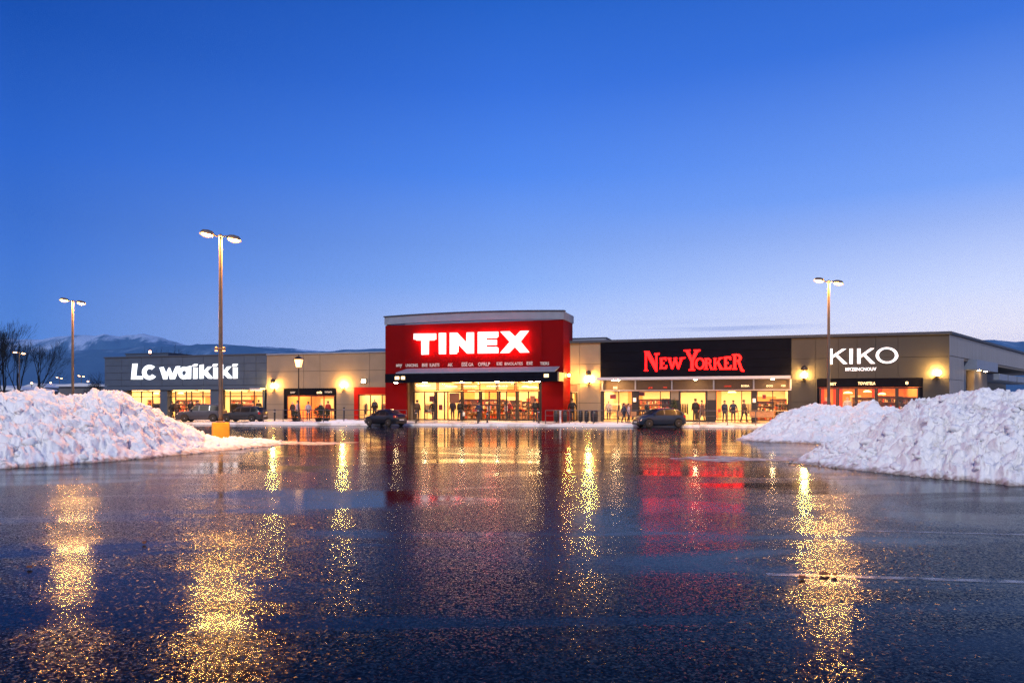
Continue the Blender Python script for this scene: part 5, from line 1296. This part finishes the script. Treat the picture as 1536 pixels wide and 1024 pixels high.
# ------------------------------------------------------------------ cars
def car(name, L_, W_, prof, belt, wheels, wr, paint, label, loc, rz, windows, ws, rws, lights_on=False):
    """prof: (x, z) upper outline front(+x) to rear; ws / rws: x range of the windscreen / rear screen"""
    r = thing(name, (loc[0], loc[1], 0), label, 'car', rz, group='parked cars')
    xs_ = sorted(set([round(x, 3) for x in np.linspace(-L_ / 2, L_ / 2, 84)]))
    pr = sorted(prof); px_ = [p[0] for p in pr]; pz = [p[1] for p in pr]
    ztf = lambda x: float(np.interp(x, px_, pz))
    zroof = max(pz)
    def zbf(x):
        z = .20
        for w in wheels:
            d = wr * 1.16
            if abs(x - w) < d: z = max(z, wr * .98 + math.sqrt(d * d - (x - w) ** 2))
        e = abs(x) / (L_ / 2)
        return max(z, .2 + max(0, e - .9) * 1.2)
    def hw(x, z):
        e = abs(x) / (L_ / 2)
        f = 1 - .20 * e ** 5 - (.06 if x > 0 else .02) * e ** 2
        g = .93 + .07 * min(1, max(0, (z - .2) / .35))
        if z > belt: g -= .25 * (z - belt) / max(.1, zroof - belt) + .01
        elif z > belt - .12: g -= .015 * (z - belt + .12) / .12
        return W_ / 2 * f * g
    NL = 12; rings = []
    for x in xs_:
        zt_ = ztf(x); zb_ = min(zbf(x), zt_ - .08); ring = []
        lev = [zb_ + (zt_ - .03 - zb_) * k / (NL - 1) for k in range(NL)]
        sid = [(x, hw(x, z), z) for z in lev]
        yt = hw(x, zt_ - .03)
        top = [(x, yt * .93, zt_), (x, yt * .5, zt_ + .025), (x, -yt * .5, zt_ + .025), (x, -yt * .93, zt_)]
        ring = [(x, 0.0, zb_)] + sid + top + [(a, -b, c) for a, b, c in reversed(sid)]
        rings.append(ring)
    MB().loft(rings).build('body', paint, r, True)
    # glass
    for x0, x1, ins in windows:
        for sy in (-1, 1):
            g_ = MB(); cols = 12; v = []
            for i in range(cols + 1):
                x = x0 + (x1 - x0) * i / cols
                za = belt + .02; zc = max(za + .005, ztf(x) - .10)
                for j in range(5):
                    z = za + (zc - za) * j / 4; v.append((x, sy * (hw(x, z) + .006), z))
            f = [(i * 5 + j, (i + 1) * 5 + j, (i + 1) * 5 + j + 1, i * 5 + j + 1) for i in range(cols) for j in range(4)]
            g_.add(v, f).build('window', 'car_glass', r)
    for nm, (x0, x1) in (('windscreen', ws), ('rear_window', rws)):
        v = []; f = []; cols = 8
        for i in range(cols + 1):
            x = x0 + (x1 - x0) * i / cols; z = ztf(x); yt = hw(x, z - .03) * .88
            for q in (-1, -.55, 0, .55, 1): v.append((x + (.008 if x > 0 else -.008), yt * q, z + (.032 if abs(q) < .6 else .014)))
        f = [(i * 5 + j, (i + 1) * 5 + j, (i + 1) * 5 + j + 1, i * 5 + j + 1) for i in range(cols) for j in range(4)]
        MB().add(v, f).build(nm, 'car_glass', r)
    for w in wheels:
        for sy in (-1, 1):
            y = sy * (W_ / 2 - .09)
            ty = MB(); ty.lathe([(wr * .62, -.10), (wr * .93, -.10), (wr, -.07), (wr, .07), (wr * .93, .10), (wr * .62, .10)], (w, y, wr), 24, 'y')
            wo_ = ty.build('wheel', 'tyre', r, True)
            rm = MB(); yo = y + sy * .075
            rm.lathe([(wr * .62, -.02), (wr * .62, .02), (wr * .54, .012), (wr * .54, -.012)], (w, yo, wr), 20, 'y')
            for k in range(7):
                a = 2 * math.pi * k / 7; c_, s2_ = math.cos(a), math.sin(a); q = .035
                pts = [(w + c_ * .04 - s2_ * q, wr + s2_ * .04 + c_ * q), (w + c_ * wr * .56 - s2_ * q * .8, wr + s2_ * wr * .56 + c_ * q * .8), (w + c_ * wr * .56 + s2_ * q * .8, wr + s2_ * wr * .56 - c_ * q * .8), (w + c_ * .04 + s2_ * q, wr + s2_ * .04 - c_ * q)]
                rm.prism(pts, yo + sy * (.012 + .0005 * k), yo - sy * .01)
            rm.lathe([(.065, -.015), (.065, .02), (.03, .028)] if sy > 0 else [(.065, .015), (.065, -.02), (.03, -.028)], (w, yo, wr), 12, 'y')
            rm.build('rim', 'rim', wo_)
        MB().box(w - wr, w + wr, -(W_ / 2 - .22), W_ / 2 - .22, .25, wr * 1.9).build('wheel_housing', 'car_trim', r)
    xf, xr = L_ / 2, -L_ / 2
    for sy in (-1, 1):
        y0 = sy * (W_ / 2 * .52); y1 = sy * (W_ / 2 * .80)
        zf = ztf(xf - .12)
        MB().loft([[(xf - .14, y0, zf - .20), (xf - .14, y1, zf - .19), (xf - .26, y1 * 1.03, zf - .05), (xf - .18, y0, zf - .08)], [(xf + .004, y0, zf - .19), (xf - .05, y1, zf - .18), (xf - .16, y1 * 1.05, zf - .07), (xf - .06, y0, zf - .09)]]).build('headlight', 'head_glass', r)
        zr2 = ztf(xr + .1)
        hr = min(zr2 - .05, belt + .02)
        MB().loft([[(xr + .25, y0 * 1.15, hr - .22), (xr + .25, y1 * 1.1, hr - .22), (xr + .25, y1 * 1.1, hr), (xr + .25, y0 * 1.15, hr)], [(xr - .01, y0 * 1.15, hr - .21), (xr + .04, y1 * 1.08, hr - .2), (xr + .07, y1 * 1.08, hr - .02), (xr + .01, y0 * 1.15, hr - .02)]]).build('tail_light', 'tail_red', r)
        xm = windows[-1][1] - .12; ym = hw(xm, belt) + .09
        m_ = MB(); m_.cbox(xm - .06, xm + .06, sy * ym - .09, sy * ym + .09, belt + .02, belt + .17, .02); m_.build('wing_mirror', paint, r)
        for k, (x0, x1, _) in enumerate(windows[:2]):
            xh = (x0 + .12); z = belt - .13; MB().box(xh - .08, xh + .08, sy * (hw(xh, z) + .012) - .012, sy * (hw(xh, z) + .012) + .012, z, z + .03).build('door_handle', 'car_trim', r)
    MB().cbox(xf - .2, xf + .03, -W_ * .36, W_ * .36, .22, .40, .03).build('front_bumper', 'car_trim', r)
    MB().cbox(xr - .03, xr + .2, -W_ * .38, W_ * .38, .26, .46, .03).build('rear_bumper', 'car_trim', r)
    MB().box(xf + .032, xf + .042, -.26, .26, .36, .46).build('number_plate', 'plate_white', r)
    MB().box(xr - .045, xr - .033, -.26, .26, .5, .61).build('number_plate', 'plate_white', r)
    gr = MB()
    for k in range(4): gr.box(xf - .06, xf + .012, -W_ * .2, W_ * .2, .47 + k * .045, .49 + k * .045)
    gr.build('grille', 'car_trim', r)
    # sills and door seams
    for sy in (-1, 1):
        sm = MB()
        for x in [windows[0][0] - .02] + [ (a[1] + b[0]) / 2 for a, b in zip(windows, windows[1:])] + [windows[-1][1] - .1]:
            zs_ = [max(.3, zbf(x) + .03) + (belt - max(.3, zbf(x) + .03)) * k / 5 for k in range(6)]
            v = []
            for z in zs_: v += [(x - .008, sy * (hw(x, z) + .003), z), (x + .008, sy * (hw(x, z) + .003), z)]
            sm.add(v, [(2 * k, 2 * k + 1, 2 * k + 3, 2 * k + 2) for k in range(5)])
        sm.build('door_seams', 'car_trim', r)
    return r
hatch = [(2.0, .48), (1.98, .62), (1.85, .74), (1.35, .90), (1.05, .98), (.35, 1.38), (.0, 1.46), (-.8, 1.47), (-1.3, 1.40), (-1.75, 1.12), (-1.93, .98), (-2.0, .60), (-2.0, .45)]
sedan = [(2.2, .48), (2.18, .62), (2.0, .74), (1.3, .88), (.95, .94), (.3, 1.34), (.0, 1.41), (-.6, 1.42), (-.95, 1.36), (-1.55, 1.04), (-2.05, 1.01), (-2.18, .92), (-2.22, .5)]
suv = [(2.15, .52), (2.14, .78), (2.0, .92), (1.2, 1.00), (.95, 1.04), (.5, 1.50), (.25, 1.60), (-1.2, 1.63), (-1.75, 1.56), (-2.08, 1.10), (-2.15, .95), (-2.15, .5)]
wagon = [(2.3, .48), (2.28, .62), (2.1, .74), (1.4, .88), (1.0, .95), (.35, 1.36), (.0, 1.44), (-1.3, 1.46), (-1.75, 1.38), (-2.15, 1.0), (-2.28, .9), (-2.3, .5)]
def put(r, px, D, z, k):
    r.location = ((px - CX) / FPX * D, D, z); r.scale = (k, k, k)
put(car('hatchback_car', 3.9, 1.72, [(x * .975, z) for x, z in hatch], .93, (1.22, -1.24), .32, 'car_blue', 'dark blue five-door hatchback parked in front of the black-fronted shop', (0, 0), R(180 + 15), [(-1.58, -1.10, 0), (-1.02, -.12, 0), (-.04, .88, 0)], (.31, 1.04), (-1.73, -1.30)), 988.5, 51.6, 0, .90)
put(car('sedan_car', 3.85, 1.66, [(x * .875, z) for x, z in sedan], .92, (1.18, -1.15), .31, 'car_black', 'black sedan parked at the kerb in front of the window with red surround', (0, 0), R(180 - 36), [(-1.18, -.83, 0), (-.77, -.09, 0), (-.02, .74, 0)], (.25, .86), (-1.33, -.86)), 578, 54.6, 0, .86)
put(car('estate_car', 4.2, 1.78, [(x * .975, z) for x, z in suv], 1.02, (1.28, -1.27), .34, 'car_silver', 'silver off-roader parked before the grey store, half behind the lamp pole', (0, 0), R(180 + 4), [(-1.85, -.98, 0), (-.90, -.05, 0), (.03, .84, 0)], (.47, .93), (-2.0, -1.72)), 303, 60.6, PAVE, .88)
put(car('estate_car', 4.15, 1.74, [(x * .92, z) for x, z in wagon], .93, (1.27, -1.25), .32, 'car_dark', 'dark estate car parked before the grey store, right of the lamp pole', (0, 0), R(180 - 9), [(-1.80, -1.10, 0), (-1.03, -.11, 0), (-.04, .81, 0)], (.30, .95), (-1.95, -1.64)), 366, 60.4, PAVE, .86)
# ------------------------------------------------------------------ trees
def tree(px, D, H_, label, seed, spread=-.12, name='bare_tree', depth=7, trunk_r=.22):
    random.seed(seed); x = (px - CX) / FPX * D
    r = thing(name, (x, D, 0), label, 'tree', group='bare trees beyond the car park')
    tr = MB(); cr_ = MB()
    def seg(p, d, l, rad, k):
        q = p + d * l; mid = p + d * l * .5 + Vector((random.gauss(0, 1), random.gauss(0, 1), 0)) * l * .03
        (tr if k == 0 else cr_).tube([tuple(p), tuple(mid), tuple(q)], [rad, rad * .88, rad * .72], 5 if k < 2 else 3)
        if k >= depth: return
        nb = 3 if k < 4 else random.choice((2, 3))
        for b in range(nb):
            az = random.uniform(0, 6.28); tilt = (random.uniform(.03, .14) if b == 0 else random.uniform(.30, .62)) * (1 + spread)
            a = d.orthogonal().normalized(); c = d.cross(a)
            nd = (d * math.cos(tilt) + (a * math.cos(az) + c * math.sin(az)) * math.sin(tilt) + Vector((0, 0, .22))).normalized()
            st = q if b == 0 else p + d * l * random.uniform(.55, 1)
            seg(st, nd, l * random.uniform(.64, .82), max(.008, rad * (.70 if b == 0 else .48)), k + 1)
    seg(Vector((0, 0, 0)), Vector((0, 0, 1)), H_ * .31, trunk_r, 0)
    tr.build('trunk', 'bark', r); cr_.build('crown', 'bark', r)
tree(6, 118, 12.8, 'tall bare tree at the very left edge behind the snow pile', 3)
tree(27, 126, 13.2, 'tall bare tree behind the smaller twin-headed lamp', 4)
tree(56, 120, 12.0, 'upright bare tree standing alone right of the small lamp', 8, .1)
tree(-12, 110, 13, 'bare tree mostly outside the left edge', 12)
tree(148, 118, 6.0, 'low bushy bare tree beside the grey store corner', 15, .5, depth=6, trunk_r=.14)
tree(138, 125, 5.2, 'lower bare bush left of the grey store corner', 16, .6, depth=6, trunk_r=.12)
tree(246, 96, 9.2, 'top of a bare tree showing over the grey store roof', 21, .5, depth=6, trunk_r=.16)
# ------------------------------------------------------------------ distant buildings
def far_house(px0, px1, D, h, label, lit=(), seed=0, pitch=1.2):
    x0, x1 = (px0 - CX) / FPX * D, (px1 - CX) / FPX * D; w = x1 - x0
    r = thing('distant_building', ((x0 + x1) / 2, D, 0), label, 'building', group='low buildings beyond the left snow pile')
    MB().box(-w / 2, w / 2, 0, 12, 0, h).build('wall', 'far_wall', r)
    MB().prism([(-w / 2 - .4, h + .004), (w / 2 + .4, h + .004), (w / 2 + .2, h + .3), (0, h + pitch), (-w / 2 - .2, h + .3)], -.5, 12.5).build('roof', 'far_roof', r)
    n_ = max(2, int(w / 4))
    for k in range(n_):
        xx = -w / 2 + w * (k + .5) / n_; f_ = MB(); f_.box(xx - .7, xx + .7, -.06, -.005, 1.0, 2.3)
        f_.build('window', 'window_lit' if k in lit else 'car_glass', r)
for a in ((-60, 34, 170, 4.6, 'long dark low building at the far left edge behind the trees', (3,), 1), (36, 68, 190, 5.6, 'dark low building under the upright bare tree', (1,), 2), (70, 96, 230, 6.2, 'dark low building under the distant twin-headed lamps', (), 3), (88, 156, 150, 5.0, 'long dark building with a snowy flat roof beside the grey store', (), 4, .7)):
    far_house(*a)
def far_light(px, py, D, label):
    x, y, z = at(px, py, D); r = thing('distant_street_lamp', (x, y, 0), label, 'street lamp', group='far street lights')
    MB().tube([(0, 0, 0), (0, 0, z)], .09, 6).build('pole', 'pole_metal', r); MB().lathe([(.05, z), (.24, z + .1), (.24, z + .28), (.1, z + .36)], n=8).build('lamp', 'lamp_lens_far', r)
far_light(47.5, 575.5, 180, 'faint orange street light low between the bare trees')
far_light(76, 575, 200, 'warm street light between the upright tree and the distant twin-headed lamp')
far_light(132, 573, 190, 'small warm street light closest to the grey store corner')
# ------------------------------------------------------------------ air
HAZE = 6.5e-5
hz = MB().box(-7000, 7000, -400, 7300, -1.2, 640); hv = bpy.data.materials.new('haze_air'); hv.use_nodes = True; t_ = hv.node_tree; t_.nodes.clear()
pvn = t_.nodes.new('ShaderNodeVolumePrincipled'); pvn.inputs['Color'].default_value = (.22, .56, 1, 1); pvn.inputs['Density'].default_value = HAZE; pvn.inputs['Anisotropy'].default_value = 0.0
on = t_.nodes.new('ShaderNodeOutputMaterial'); t_.links.new(pvn.outputs[0], on.inputs['Volume']); hv.cycles.homogeneous_volume = True
M['haze_air'] = hv
ho = hz.build('haze', 'haze_air'); ho['kind'] = 'stuff'
# ------------------------------------------------------------------ litter on the asphalt
def leaf(px, py, s_, label, seed):
    random.seed(seed); x, y = gp(px, py); g_ = MB(); n_ = 10
    ring = [(s_ * math.cos(2 * math.pi * k / n_) * random.uniform(.6, 1.1), s_ * .7 * math.sin(2 * math.pi * k / n_) * random.uniform(.6, 1.1), random.uniform(.008, .03)) for k in range(n_)]
    g_.loft([ring, [(a * .7, b * .7, c + .016) for a, b, c in ring]])
    o = g_.build('fallen_leaf', 'leaf_brown'); o.location = (x, y, 0); tag(o, label, 'leaf', 'leaves on the wet asphalt')
leaf(1204, 868, .045, 'small brown leaf on the wet asphalt left of the lamp reflection', 1)
leaf(1237, 863, .06, 'larger brown leaf clump inside the right lamp reflection', 2)
leaf(1252, 865, .03, 'brown leaf lying right of the larger leaf clump', 3)
leaf(45, 853, .035, 'dark leaf on the wet asphalt near the left edge', 4)
leaf(216, 816, .03, 'tiny dark leaf on the asphalt between the two left lamp reflections', 5)
